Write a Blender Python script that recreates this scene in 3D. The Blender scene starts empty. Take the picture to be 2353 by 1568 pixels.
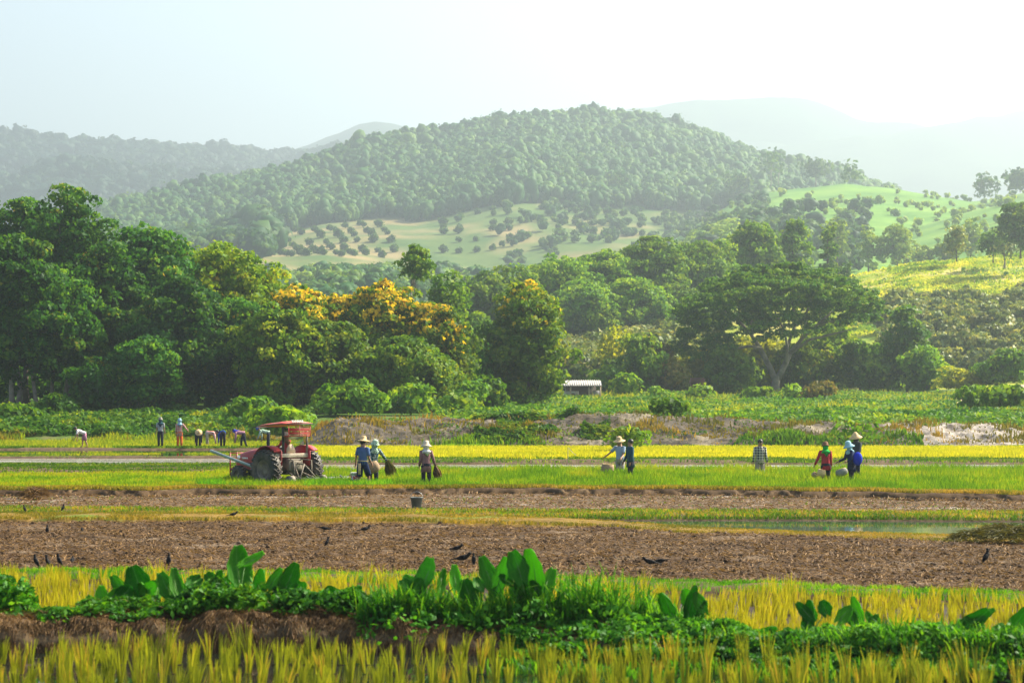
import bpy, bmesh, math, random
import numpy as np
from mathutils import Vector, Matrix

# ---------------------------------------------------------------- camera, sky, sun
S = bpy.context.scene
COL = S.collection
F, CX, HOR, HC = 5553.0, 1176.0, 905.0, 3.2       # focal length / image centre / horizon in a 2352 px wide frame, eye height
PITCH = math.atan((HOR - 784) / F)
cd = bpy.data.cameras.new('camera'); cam = bpy.data.objects.new('camera', cd); COL.objects.link(cam)
cd.sensor_width = 36; cd.lens = 85; cd.clip_start = 0.5; cd.clip_end = 30000
cam.location = (0, 0, HC); cam.rotation_euler = (math.pi / 2 + PITCH, 0, 0)
cd.dof.use_dof = True; cd.dof.focus_distance = 95; cd.dof.aperture_fstop = 3.0
S.camera = cam
SUN_EL, SUN_AZ = math.radians(40), math.radians(60)          # azimuth measured from +Y (view) towards +X (right)
w = bpy.data.worlds.new('World'); S.world = w; w.use_nodes = True
nt = w.node_tree
sky = nt.nodes.new('ShaderNodeTexSky'); sky.sky_type = 'NISHITA'; sky.sun_disc = False
sky.sun_elevation = SUN_EL; sky.sun_rotation = SUN_AZ; sky.air_density = 1.0; sky.dust_density = 3.0
bg = nt.nodes['Background']; bg.inputs[1].default_value = 0.085
nt.links.new(sky.outputs[0], bg.inputs[0])
sd = Vector((math.sin(SUN_AZ) * math.cos(SUN_EL), math.cos(SUN_AZ) * math.cos(SUN_EL), math.sin(SUN_EL)))
ld = bpy.data.lights.new('sun', 'SUN'); ld.energy = 5.0; ld.angle = math.radians(0.5); ld.color = (1.0, 0.90, 0.72)
sun = bpy.data.objects.new('sun', ld); COL.objects.link(sun)
sun.rotation_euler = sd.to_track_quat('Z', 'Y').to_euler()
S.view_settings.view_transform = 'Standard'; S.view_settings.look = 'None'
S.view_settings.exposure = 1.66; S.view_settings.gamma = 1
S.render.engine = 'CYCLES'
S.cycles.use_denoising = True
S.cycles.max_bounces = 6; S.cycles.diffuse_bounces = 3; S.cycles.transmission_bounces = 3
S.cycles.volume_bounces = 0
HAZE_DENSITY, HAZE_G = 0.00031, 0.62

RNG = np.random.default_rng(7)
random.seed(7)

# ---------------------------------------------------------------- helpers
def zat(py, Y): return HC + (HOR - py) * Y / F
def yat(py): return F * HC / (py - HOR)
def xat(px, Y): return (px - CX) / F * Y

def _h(ix, iy, seed):
    n = (ix.astype(np.int64) * 374761393 + iy.astype(np.int64) * 668265263 + seed * 2147483647) & 0xffffffff
    n = ((n ^ (n >> 13)) * 1274126177) & 0xffffffff
    return ((n ^ (n >> 16)) & 0xffff) / 65535.0
def vn(x, y, seed=0):
    x = np.asarray(x, float); y = np.asarray(y, float)
    ix, iy = np.floor(x), np.floor(y); fx, fy = x - ix, y - iy
    fx = fx * fx * (3 - 2 * fx); fy = fy * fy * (3 - 2 * fy)
    a, b, c, d = _h(ix, iy, seed), _h(ix + 1, iy, seed), _h(ix, iy + 1, seed), _h(ix + 1, iy + 1, seed)
    return (a * (1 - fx) + b * fx) * (1 - fy) + (c * (1 - fx) + d * fx) * fy
def fbm(x, y, seed=0, o=4):
    s = 0; a = .5
    for k in range(o):
        s = s + a * (vn(x, y, seed + k) - .5); x = x * 2.03; y = y * 2.03; a *= .5
    return s * 2

def mesh(name, V, F4=None, F3=None, lv=None, mat=None, smooth=True, mi=None):
    """V (n,3); F4 (a,4); F3 (b,3); lv value per face"""
    me = bpy.data.meshes.new(name)
    V = np.asarray(V, np.float32)
    parts = []; tot = []
    if F4 is not None and len(F4): parts.append(np.asarray(F4, np.int32).ravel()); tot.append(np.full(len(F4), 4, np.int32))
    if F3 is not None and len(F3): parts.append(np.asarray(F3, np.int32).ravel()); tot.append(np.full(len(F3), 3, np.int32))
    L = np.concatenate(parts); T = np.concatenate(tot)
    st = np.concatenate([[0], np.cumsum(T)[:-1]]).astype(np.int32)
    me.vertices.add(len(V)); me.vertices.foreach_set('co', V.ravel())
    me.loops.add(len(L)); me.loops.foreach_set('vertex_index', L)
    me.polygons.add(len(T)); me.polygons.foreach_set('loop_start', st); me.polygons.foreach_set('loop_total', T)
    if smooth: me.polygons.foreach_set('use_smooth', np.ones(len(T), bool))
    if mi is not None: me.polygons.foreach_set('material_index', np.asarray(mi, np.int32))
    me.update(calc_edges=True)
    if lv is not None:
        a = me.attributes.new('lv', 'FLOAT', 'FACE'); a.data.foreach_set('value', np.asarray(lv, np.float32))
    if mat:
        for m in (mat if isinstance(mat, (list, tuple)) else [mat]): me.materials.append(m)
    return me
def vattr(me, name, vals):
    a = me.attributes.new(name, 'FLOAT', 'POINT'); a.data.foreach_set('value', np.asarray(vals, np.float32).ravel())

def link(name, me, parent=None, loc=(0, 0, 0)):
    o = bpy.data.objects.new(name, me); COL.objects.link(o); o.location = loc
    if parent: o.parent = parent
    return o
def tag(o, label=None, cat=None, group=None, kind=None):
    if label: o['label'] = label
    if cat: o['category'] = cat
    if group: o['group'] = group
    if kind: o['kind'] = kind
    return o
def empty(name, loc, rz=0, sc=1):
    o = bpy.data.objects.new(name, None); COL.objects.link(o); o.location = loc; o.rotation_euler = (0, 0, rz); o.scale = (sc,) * 3
    o.empty_display_size = .2
    return o
def copy_tree(o, parent=None):
    c = o.copy(); COL.objects.link(c); c.parent = parent
    for ch in list(o.children): copy_tree(ch, c)
    return c

class MB:
    """collects shapes into one mesh"""
    def __init__(s): s.V = []; s.F4 = []; s.F3 = []; s.n = 0
    def add(s, V, F4=(), F3=()):
        s.V.append(np.asarray(V, float))
        if len(F4): s.F4.append(np.asarray(F4) + s.n)
        if len(F3): s.F3.append(np.asarray(F3) + s.n)
        s.n += len(V); return s
    def box(s, c, d, R=None):
        c = np.array(c, float); d = np.array(d, float) / 2
        b = min(d) * .18
        v = []
        for sx in (-1, 1):
            for sy in (-1, 1):
                for sz in (-1, 1):
                    v.append((sx * d[0], sy * d[1], sz * d[2]))
        v = np.array(v)
        if R is not None: v = v @ np.array(R).T
        f = [(0, 1, 3, 2), (4, 6, 7, 5), (0, 4, 5, 1), (2, 3, 7, 6), (0, 2, 6, 4), (1, 5, 7, 3)]
        # chamfer by splitting the verts per face and inset: keep simple bevel through inset faces
        return s.add(v + c, f)
    def tube(s, pts, rad, seg=8, side=None, caps=True):
        pts = np.array(pts, float); n = len(pts)
        if np.isscalar(rad): rad = [rad] * n
        rad = [(r, r) if np.isscalar(r) else r for r in rad]
        V = []
        prev = np.array(side, float) if side is not None else None
        for i in range(n):
            t = pts[min(i + 1, n - 1)] - pts[max(i - 1, 0)]; t /= (np.linalg.norm(t) + 1e-9)
            if prev is None: prev = np.array((1., 0, 0)) if abs(t[0]) < .8 else np.array((0, 1., 0))
            a = prev - t * (prev @ t); a /= (np.linalg.norm(a) + 1e-9); b = np.cross(t, a); prev = a
            for k in range(seg):
                th = 2 * math.pi * k / seg
                V.append(pts[i] + a * math.cos(th) * rad[i][0] + b * math.sin(th) * rad[i][1])
        Fq = []; Ft = []
        for i in range(n - 1):
            for k in range(seg):
                k2 = (k + 1) % seg
                Fq.append((i * seg + k, i * seg + k2, (i + 1) * seg + k2, (i + 1) * seg + k))
        if caps:
            V.append(pts[0]); V.append(pts[-1]); m = n * seg
            for k in range(seg):
                k2 = (k + 1) % seg
                Ft.append((m, k2, k)); Ft.append((m + 1, (n - 1) * seg + k, (n - 1) * seg + k2))
        return s.add(V, Fq, Ft)
    def lathe(s, prof, seg=16, c=(0, 0, 0), R=None):
        """prof [(r,z)]"""
        V = []
        for r, z in prof:
            for k in range(seg):
                th = 2 * math.pi * k / seg; V.append((r * math.cos(th), r * math.sin(th), z))
        V = np.array(V)
        if R is not None: V = V @ np.array(R).T
        Fq = [(i * seg + k, i * seg + (k + 1) % seg, (i + 1) * seg + (k + 1) % seg, (i + 1) * seg + k) for i in range(len(prof) - 1) for k in range(seg)]
        return s.add(V + np.array(c), Fq)
    def ell(s, c, r, seg=10, rings=7, R=None):
        pr = [(math.sin(math.pi * i / rings) + 1e-4, -math.cos(math.pi * i / rings)) for i in range(rings + 1)]
        V = []
        for rr, z in pr:
            for k in range(seg):
                th = 2 * math.pi * k / seg; V.append((rr * math.cos(th) * r[0], rr * math.sin(th) * r[1], z * r[2]))
        V = np.array(V)
        if R is not None: V = V @ np.array(R).T
        Fq = [(i * seg + k, i * seg + (k + 1) % seg, (i + 1) * seg + (k + 1) % seg, (i + 1) * seg + k) for i in range(rings) for k in range(seg)]
        return s.add(V + np.array(c), Fq)
    def prism(s, poly, d0, d1, axes=(0, 2, 1)):
        """poly of 2D points extruded; axes = which world axes the 2D x, 2D y and depth go to"""
        n = len(poly); V = np.zeros((2 * n, 3))
        for j, d in enumerate((d0, d1)):
            for i, (a, b) in enumerate(poly):
                V[j * n + i, axes[0]] = a; V[j * n + i, axes[1]] = b; V[j * n + i, axes[2]] = d
        ca = V[:n].mean(0); cb = V[n:].mean(0); V = np.vstack([V, ca, cb])
        Fq = [(i, (i + 1) % n, n + (i + 1) % n, n + i) for i in range(n)]
        Ft = [(2 * n, (i + 1) % n, i) for i in range(n)] + [(2 * n + 1, n + i, n + (i + 1) % n) for i in range(n)]
        return s.add(V, Fq, Ft)
    def build(s, name, mat, parent=None, smooth=True, bevel=0):
        me = mesh(name, np.vstack(s.V), np.vstack(s.F4) if s.F4 else None, np.vstack(s.F3) if s.F3 else None, mat=mat, smooth=smooth)
        o = link(name, me, parent)
        if bevel:
            b = o.modifiers.new('bevel', 'BEVEL'); b.width = bevel; b.segments = 2; b.limit_method = 'ANGLE'
        return o
def rot(ax, a): return np.array(Matrix.Rotation(a, 3, ax))

# ---------------------------------------------------------------- materials
def nodes(name):
    m = bpy.data.materials.new(name); m.use_nodes = True
    return m, m.node_tree, m.node_tree.nodes['Principled BSDF']
def ramp(nt, fac, stops):
    r = nt.nodes.new('ShaderNodeValToRGB'); e = r.color_ramp.elements
    while len(e) < len(stops): e.new(.5)
    for k, (p, c) in enumerate(stops): e[k].position = p; e[k].color = (*c, 1)
    nt.links.new(fac, r.inputs[0]); return r.outputs[0]
def noise(nt, scale, detail=5, stretch=None, rough=.6, coord='Object'):
    tc = nt.nodes.new('ShaderNodeTexCoord'); n = nt.nodes.new('ShaderNodeTexNoise')
    n.inputs['Scale'].default_value = scale; n.inputs['Detail'].default_value = detail; n.inputs['Roughness'].default_value = rough
    src = tc.outputs[coord]
    if stretch:
        mp = nt.nodes.new('ShaderNodeMapping'); mp.inputs['Scale'].default_value = stretch; nt.links.new(src, mp.inputs[0]); src = mp.outputs[0]
    nt.links.new(src, n.inputs['Vector']); return n.outputs['Fac']
def mixc(nt, fac, a, b, mode='MIX'):
    m = nt.nodes.new('ShaderNodeMix'); m.data_type = 'RGBA'; m.blend_type = mode
    for s_, v in ((m.inputs[0], fac), (m.inputs[6], a), (m.inputs[7], b)):
        if isinstance(v, bpy.types.NodeSocket): nt.links.new(v, s_)
        elif isinstance(v, (tuple, list)): s_.default_value = (*v, 1)
        else: s_.default_value = v
    return m.outputs[2]
def attr(nt, name):
    a = nt.nodes.new('ShaderNodeAttribute'); a.attribute_name = name; return a.outputs['Fac']
def leafmat(name, stops, trans=.4, rough=.55, objvar=.25, spec=.08):
    """leaf pigment from the per-leaf value, small shift per plant; diffuse + transmitted light"""
    m, nt, p = nodes(name)
    c = ramp(nt, attr(nt, 'lv'), stops)
    oi = nt.nodes.new('ShaderNodeObjectInfo')
    hs = nt.nodes.new('ShaderNodeHueSaturation')
    mr = nt.nodes.new('ShaderNodeMapRange'); mr.inputs[3].default_value = 1 - objvar; mr.inputs[4].default_value = 1 + objvar
    nt.links.new(oi.outputs['Random'], mr.inputs[0]); nt.links.new(mr.outputs[0], hs.inputs['Value']); nt.links.new(c, hs.inputs['Color'])
    c = hs.outputs[0]
    nt.links.new(c, p.inputs['Base Color']); p.inputs['Roughness'].default_value = rough; p.inputs['Specular IOR Level'].default_value = spec
    t = nt.nodes.new('ShaderNodeBsdfTranslucent')
    g = nt.nodes.new('ShaderNodeGamma'); g.inputs[1].default_value = .85; nt.links.new(c, g.inputs[0])
    nt.links.new(mixc(nt, 1.0, g.outputs[0], (1.5, 1.3, .4), 'MULTIPLY'), t.inputs[0])
    mx = nt.nodes.new('ShaderNodeMixShader'); mx.inputs[0].default_value = trans
    nt.links.new(p.outputs[0], mx.inputs[1]); nt.links.new(t.outputs[0], mx.inputs[2])
    nt.links.new(mx.outputs[0], nt.nodes['Material Output'].inputs[0])
    return m
def solid(name, c, rough=.6, metal=0, var=.25, scale=6, spec=.4, bump=0, dirt=None, dscale=3, dlo=.5, dhi=.7):
    m, nt, p = nodes(name)
    n = noise(nt, scale)
    lo = tuple(x * (1 - var) for x in c); hi = tuple(min(1, x * (1 + var)) for x in c)
    col = ramp(nt, n, [(.3, lo), (.7, hi)])
    if dirt:
        d = ramp(nt, noise(nt, dscale, 8), [(dlo, (0, 0, 0)), (dhi, (1, 1, 1))]); col = mixc(nt, d, col, dirt)
    nt.links.new(col, p.inputs['Base Color'])
    p.inputs['Roughness'].default_value = rough; p.inputs['Metallic'].default_value = metal; p.inputs['Specular IOR Level'].default_value = spec
    if bump:
        b = nt.nodes.new('ShaderNodeBump'); b.inputs['Strength'].default_value = bump; b.inputs['Distance'].default_value = .02
        nt.links.new(noise(nt, scale * 4, 6), b.inputs['Height']); nt.links.new(b.outputs[0], p.inputs['Normal'])
    return m
def soil(name, stops, scale, stretch=(1, 1, 1), rough=.8, patch=None, bump=.5, bd=.03, glint=None):
    m, nt, p = nodes(name)
    col = ramp(nt, noise(nt, scale, 10, stretch, .7), stops)
    if patch:
        pc, ps, pl, ph = patch
        f = ramp(nt, noise(nt, ps, 8, stretch, .65), [(pl, (0, 0, 0)), (ph, (1, 1, 1))]); col = mixc(nt, f, col, pc)
    nt.links.new(col, p.inputs['Base Color']); p.inputs['Roughness'].default_value = rough; p.inputs['Specular IOR Level'].default_value = .06
    if glint:
        gs, gl, gh = glint
        r = ramp(nt, noise(nt, gs, 8, (.35, 1, 1), .6), [(gl, (rough,) * 3), (gh, (.12,) * 3)]); nt.links.new(r, p.inputs['Roughness'])
    b = nt.nodes.new('ShaderNodeBump'); b.inputs['Strength'].default_value = bump; b.inputs['Distance'].default_value = bd
    nt.links.new(noise(nt, scale * 3, 8), b.inputs['Height']); nt.links.new(b.outputs[0], p.inputs['Normal'])
    return m
def watermat(name, base, rough=.06, bump=.15, scale=3, mud=None, bd=.004):
    m, nt, p = nodes(name)
    col = base
    if mud:
        f = ramp(nt, noise(nt, mud[1], 8, (.25, 1, 1)), [(mud[2], (0, 0, 0)), (mud[3], (1, 1, 1))]); c = mixc(nt, f, base, mud[0]); nt.links.new(c, p.inputs['Base Color'])
        r = nt.nodes.new('ShaderNodeMapRange'); r.inputs[3].default_value = rough; r.inputs[4].default_value = .7; nt.links.new(f, r.inputs[0]); nt.links.new(r.outputs[0], p.inputs['Roughness'])
    else:
        p.inputs['Base Color'].default_value = (*base, 1); p.inputs['Roughness'].default_value = rough
    p.inputs['Specular IOR Level'].default_value = .9
    b = nt.nodes.new('ShaderNodeBump'); b.inputs['Strength'].default_value = bump; b.inputs['Distance'].default_value = bd
    nt.links.new(noise(nt, scale, 3, (.6, 1, 1)), b.inputs['Height']); nt.links.new(b.outputs[0], p.inputs['Normal'])
    return m

M = {}
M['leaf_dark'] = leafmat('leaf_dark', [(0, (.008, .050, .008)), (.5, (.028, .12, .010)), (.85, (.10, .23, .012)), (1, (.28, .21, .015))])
M['leaf_lime'] = leafmat('leaf_lime', [(0, (.035, .11, .006)), (.5, (.12, .23, .006)), (.88, (.24, .30, .008)), (1, (.40, .21, .012))])
M['leaf_mid'] = leafmat('leaf_mid', [(0, (.025, .10, .006)), (.5, (.09, .21, .008)), (1, (.23, .33, .01))])
M['leaf_cassia'] = leafmat('leaf_cassia', [(0, (.016, .065, .005)), (.5, (.07, .155, .006)), (1, (.23, .26, .008))])
M['flower'] = leafmat('flower', [(0, (.42, .29, .008)), (1, (.70, .50, .012))], trans=.35)
M['leaf_rain'] = leafmat('leaf_rain', [(0, (.012, .065, .006)), (.5, (.048, .135, .008)), (1, (.17, .25, .012))], trans=.35)
M['leaf_olive'] = leafmat('leaf_olive', [(0, (.05, .10, .015)), (.5, (.14, .20, .04)), (1, (.40, .38, .10))], trans=.25, spec=.2)
M['leaf_yellow'] = leafmat('leaf_yellow', [(0, (.13, .19, .008)), (1, (.36, .38, .012))], trans=.45)
M['leaf_russet'] = leafmat('leaf_russet', [(0, (.05, .08, .01)), (.6, (.14, .13, .02)), (1, (.32, .17, .03))], trans=.3)
M['leaf_far'] = leafmat('leaf_far', [(0, (.008, .045, .014)), (.45, (.03, .10, .018)), (1, (.13, .22, .03))], trans=.3, objvar=.2)
M['leaf_ridge'] = leafmat('leaf_ridge', [(0, (.004, .022, .014)), (.5, (.012, .045, .02)), (1, (.04, .085, .03))], trans=.2, objvar=.1)
M['leaf_farlight'] = leafmat('leaf_farlight', [(0, (.08, .19, .015)), (1, (.26, .36, .03))], trans=.3)
M['weed'] = leafmat('weed', [(0, (.018, .08, .004)), (.6, (.06, .155, .006)), (1, (.16, .23, .010))], trans=.4)
M['weed_dry'] = leafmat('weed_dry', [(0, (.08, .10, .01)), (.6, (.19, .16, .02)), (1, (.34, .22, .04))], trans=.3)
M['stubble'] = leafmat('stubble', [(0, (.11, .10, .01)), (.35, (.20, .20, .012)), (.8, (.31, .32, .015)), (1, (.38, .29, .03))], trans=.4, objvar=0)
M['stubble_front'] = leafmat('stubble_front', [(0, (.055, .08, .010)), (.35, (.11, .15, .012)), (.8, (.20, .235, .015)), (1, (.27, .19, .03))], trans=.4, objvar=0)
M['rice_green'] = leafmat('rice_green', [(0, (.04, .12, .005)), (.5, (.09, .20, .006)), (.9, (.19, .26, .008)), (1, (.26, .19, .02))], trans=.45, objvar=0)
M['rice_yellow'] = leafmat('rice_yellow', [(0, (.21, .26, .010)), (.5, (.32, .34, .012)), (1, (.44, .42, .02))], trans=.45, objvar=0)
M['seedling'] = leafmat('seedling', [(0, (.09, .18, .006)), (1, (.26, .28, .012))], trans=.45, objvar=0)
M['slope_blades'] = leafmat('slope_blades', [(0, (.09, .20, .012)), (.5, (.22, .33, .02)), (1, (.46, .48, .05))], trans=.45, objvar=0)
M['arch_grass'] = leafmat('arch_grass', [(0, (.012, .085, .004)), (.6, (.03, .15, .006)), (1, (.11, .28, .012))], trans=.4, objvar=.1)
M['tall_grass'] = leafmat('tall_grass', [(0, (.02, .11, .004)), (.6, (.06, .22, .006)), (1, (.16, .32, .012))], trans=.45, objvar=.1)
M['straw'] = leafmat('straw', [(0, (.03, .015, .006)), (.5, (.11, .06, .024)), (1, (.30, .18, .075))], trans=.15, objvar=.1)
M['straw_olive'] = leafmat('straw_olive', [(0, (.03, .028, .005)), (1, (.13, .12, .02))], trans=.15)
M['bark'] = solid('bark', (.11, .085, .06), .9, var=.4, scale=3, bump=.5)
M['bark_pale'] = solid('bark_pale', (.24, .20, .15), .9, var=.35, scale=2.5, bump=.5)
M['bark_rain'] = solid('bark_rain', (.22, .20, .14), .9, var=.4, scale=1.8, bump=.5)

# ---------------------------------------------------------------- terrain
PXK = [-1500, 0, 600, 1176, 1800, 2352, 3900]
def line(*v):
    v = [v[0]] + list(v) + [v[-1]]
    return lambda px: np.interp(px, PXK, v)
L1 = line(30.3, 30.3, 30.0, 28.6, 27.2)
L2 = line(32.0, 32.0, 31.5, 30.1, 28.8)
L3 = line(41.5, 41.0, 39.7, 38.3, 36.4)
L4 = line(43.2, 43.0, 41.7, 39.9, 38.0)
L5 = line(61.0, 60.0, 58.6, 54.9, 52.2)
L6 = line(63.4, 63.2, 61.6, 56.6, 54.4)
L7 = line(63.4, 63.2, 62.0, 62.0, 61.4)
L8 = line(67.2, 66.6, 65.6, 65.2, 64.6)
L9 = line(75.3, 75.3, 76.4, 74.6, 71.8)
L10 = lambda px: L9(px) + 1.6
L11 = line(96, 96, 97, 97, 97)
def wob(f, a, s, seed): return lambda px: f(px) + a * fbm(px / s, px * 0 + .5, seed)
L5 = wob(L5, 1.3, 90, 3); L6 = wob(L6, .6, 60, 4); L9 = wob(L9, 1.6, 110, 5); L4 = wob(L4, .9, 80, 6); L8 = wob(L8, .5, 70, 9)
L2 = wob(L2, .25, 60, 8)

def const(v): return lambda px: np.full(np.shape(px), float(v))
def strip(name, fa, fb, px0, px1, nx, ny, hf, mat, label=None, kind='structure', attrs=None):
    """a sheet of land between two lines across the view; hf(px,t,X,Y) gives its height"""
    px = np.linspace(px0, px1, nx)[:, None] + np.zeros((1, ny)); t = np.linspace(0, 1, ny)[None, :] + np.zeros((nx, 1))
    Y = fa(px) * (1 - t) + fb(px) * t; X = xat(px, Y)
    Z = hf(px, t, X, Y)
    V = np.stack([X, Y, Z], -1).reshape(-1, 3)
    i = np.arange(nx - 1)[:, None] * ny + np.arange(ny - 1)[None, :]
    Fq = np.stack([i, i + ny, i + ny + 1, i + 1], -1).reshape(-1, 4)
    me = mesh(name, V, Fq, mat=mat)
    if attrs:
        for k, fn in attrs.items(): vattr(me, k, fn(px, t, X, Y))
    return tag(link(name, me), label, None, None, kind)

def plateau(px, Y):
    zr = np.interp(Y, [148, 150, 152, 160, 200, 250, 300, 345, 600], [-.1, .6, 1.1, 1.4, 1.6, 2.3, 3.4, 3.95, 3.0])
    zl = np.interp(Y, [140, 161, 165, 175, 185, 200, 250, 300, 345, 600], [-.08, -.05, .65, .95, 1.4, 1.6, 2.3, 3.4, 3.95, 3.0])
    s = np.clip((px - 680) / 60, 0, 1)
    return zl * (1 - s) + zr * s

def smooth_interp(Y, ys, zs):
    """zs: list of arrays (per px)"""
    out = np.zeros_like(Y); 
    for k in range(len(ys) - 1):
        m = (Y >= ys[k]) & (Y <= ys[k + 1]); t = (Y - ys[k]) / (ys[k + 1] - ys[k])
        out = np.where(m, zs[k] * (1 - t) + zs[k + 1] * t, out)
    out = np.where(Y < ys[0], zs[0], out); out = np.where(Y > ys[-1], zs[-1], out)
    return out
def K(px, d):
    k = sorted(d); return np.interp(px, k, [d[i] for i in k])
RA = {-1500: 640, -400: 640, 0: 590, 240: 500, 400: 460, 600: 425, 740: 395, 830: 352, 950: 325, 1100: 295, 1250: 275, 1390: 270, 1550: 292, 1650: 328, 1750: 368, 1830: 398, 1940: 425, 2100: 480, 2352: 560, 3900: 620}
BA = {-1500: 660, 0: 620, 240: 570, 480: 556, 800: 522, 900: 508, 1200: 478, 1500: 470, 1700: 455, 1940: 470, 2352: 580, 3900: 640}
def wu(Y): Y = np.asarray(Y, float); return np.where(Y < 700, Y, 700 + (Y - 700) * 1.7)
def un(Y): Y = np.asarray(Y, float); return np.where(Y < 700, Y, 700 + (Y - 700) / 1.7)
def far(fn):
    def g(px, Y):
        Yo = un(Y); return HC + (fn(px, Yo) - HC) * Y / Yo
    return g
@far
def hillA(px, Y):
    X = xat(px, Y); n = fbm(X / 90, Y / 120, 21) * 9 * np.clip((Y - 420) / 500, 0, 1)
    z = smooth_interp(Y, [345, 400, 450, 560, 700, 900, 1150, 1400, 1700, 2300],
        [zat(893, 345) - .3 + 0 * px, zat(848, 400) + 0 * px, zat(812, 450) + 0 * px, zat(752, 560) + 0 * px, zat(700, 700) + 0 * px, zat(650, 900) + 0 * px, zat(K(px, BA), 1150), zat(K(px, RA), 1400), zat(K(px, RA), 1400) - 50, zat(K(px, RA), 1400) * .4])
    return z + n
RB = {-1500: 900, 1200: 720, 1400: 640, 1550: 540, 1680: 465, 1780: 438, 1940: 418, 2050: 428, 2150: 445, 2230: 455, 2300: 445, 2352: 432, 2600: 380, 3900: 330}
@far
def hillB(px, Y):
    X = xat(px, Y); n = fbm(X / 70, Y / 90, 31) * 5
    r = K(px, RB)
    return smooth_interp(Y, [560, 700, 1050, 1250, 1700], [zat(790, 560) + 0 * px, zat(np.maximum(r + 150, 640) - 20 * (px > 1500), 700), zat(r, 1050), zat(r, 1050) - 14, zat(r, 1050) * .3]) + n
RB2 = {-1500: 1100, 1700: 900, 1900: 640, 2000: 560, 2100: 515, 2200: 490, 2280: 474, 2352: 463, 2600: 430, 3900: 400}
@far
def hillB2(px, Y):
    X = xat(px, Y); n = fbm(X / 60, Y / 90, 41) * 2
    r = K(px, RB2)
    return smooth_interp(Y, [600, 700, 850, 950, 1200], [zat(r + 190, 600), zat(r + 110, 700), zat(r, 850), zat(r, 850) - 8, zat(r, 850) * .3]) + n
RC = {-1500: 1000, 1100: 900, 1300: 800, 1500: 755, 1700: 700, 1850: 662, 1990: 630, 2100: 606, 2250: 594, 2352: 586, 2600: 570, 3900: 560}
def hillC(px, Y):
    X = xat(px, Y); n = fbm(X / 25, Y / 35, 51) * .8
    r = K(px, RC)
    return smooth_interp(Y, [340, 370, 410, 500, 540, 700], [zat(898, 340) + 0 * px, zat(880 * .75 + r * .25, 370), zat(880 * .5 + .5 * r, 410), zat(r, 500), zat(r, 500) - .5, zat(r, 500) * .3]) + n * np.clip((Y - 340) / 40, 0, 1)
def zg(px, Y):
    px = np.asarray(px, float); Y = np.asarray(Y, float)
    z = plateau(px, Y)
    z = np.where(Y > 345, np.maximum(z, hillA(px, Y)), z)
    z = np.where((Y > 345) & (Y < 700), np.maximum(z, hillC(px, Y)), z)
    z = np.where((Y > 560), np.maximum(z, hillB(px, Y)), z)
    z = np.where((Y > 600) & (Y < 1550), np.maximum(z, hillB2(px, Y)), z)
    return z

# materials of the land
M['ground'] = soil('ground', [(.3, (.03, .07, .01)), (.55, (.06, .12, .012)), (.75, (.12, .15, .02))], .8, rough=.9, patch=((.16, .13, .06), .15, .55, .7))
M['mud_dark'] = soil('mud_dark', [(.3, (.02, .014, .008)), (.7, (.07, .045, .025))], 4, rough=.5)
M['plough'] = soil('plough', [(.3, (.022, .013, .007)), (.5, (.070, .042, .022)), (.68, (.15, .095, .052))], 6, (.6, 1, 1), rough=.85, patch=((.23, .17, .115), .8, .53, .70), bump=.8, bd=.05, glint=(1.2, .66, .72))
M['mud_pale'] = soil('mud_pale', [(.3, (.045, .028, .013)), (.5, (.10, .065, .036)), (.7, (.19, .135, .08))], 2.6, (.35, 1, 1), rough=.75, patch=((.34, .29, .24), .5, .56, .66), bump=.8, glint=(.7, .58, .64))
M['bund_earth'] = soil('bund_earth', [(.3, (.035, .022, .012)), (.6, (.11, .075, .04)), (.8, (.22, .16, .09))], 3, (1, .4, .3), rough=.85)
M['cut_earth'] = soil('cut_earth', [(.3, (.025, .014, .006)), (.55, (.07, .042, .02)), (.75, (.20, .135, .07))], 3.5, (1, .4, .25), rough=.85)
M['tan_grass'] = soil('tan_grass', [(.3, (.09, .055, .015)), (.6, (.22, .14, .035)), (.8, (.20, .17, .03))], 3, (.5, 1, 1), rough=.9, patch=((.10, .15, .02), .7, .58, .66))
M['rice_floor'] = soil('rice_floor', [(.3, (.06, .13, .006)), (.7, (.14, .22, .01))], 2, rough=.9)
M['rice_floor_y'] = soil('rice_floor_y', [(.3, (.22, .24, .008)), (.7, (.36, .34, .01))], 2, rough=.9)
M['water'] = watermat('water', (.012, .016, .010), .03, .10, 2.5)
M['water_mid'] = watermat('water_mid', (.05, .07, .05), .03, .3, 2.0, mud=((.10, .08, .05), .5, .74, .80))
M['water_pale'] = watermat('water_pale', (.35, .33, .28), .12, .05, 3, mud=((.10, .08, .05), .6, .58, .66))

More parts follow.
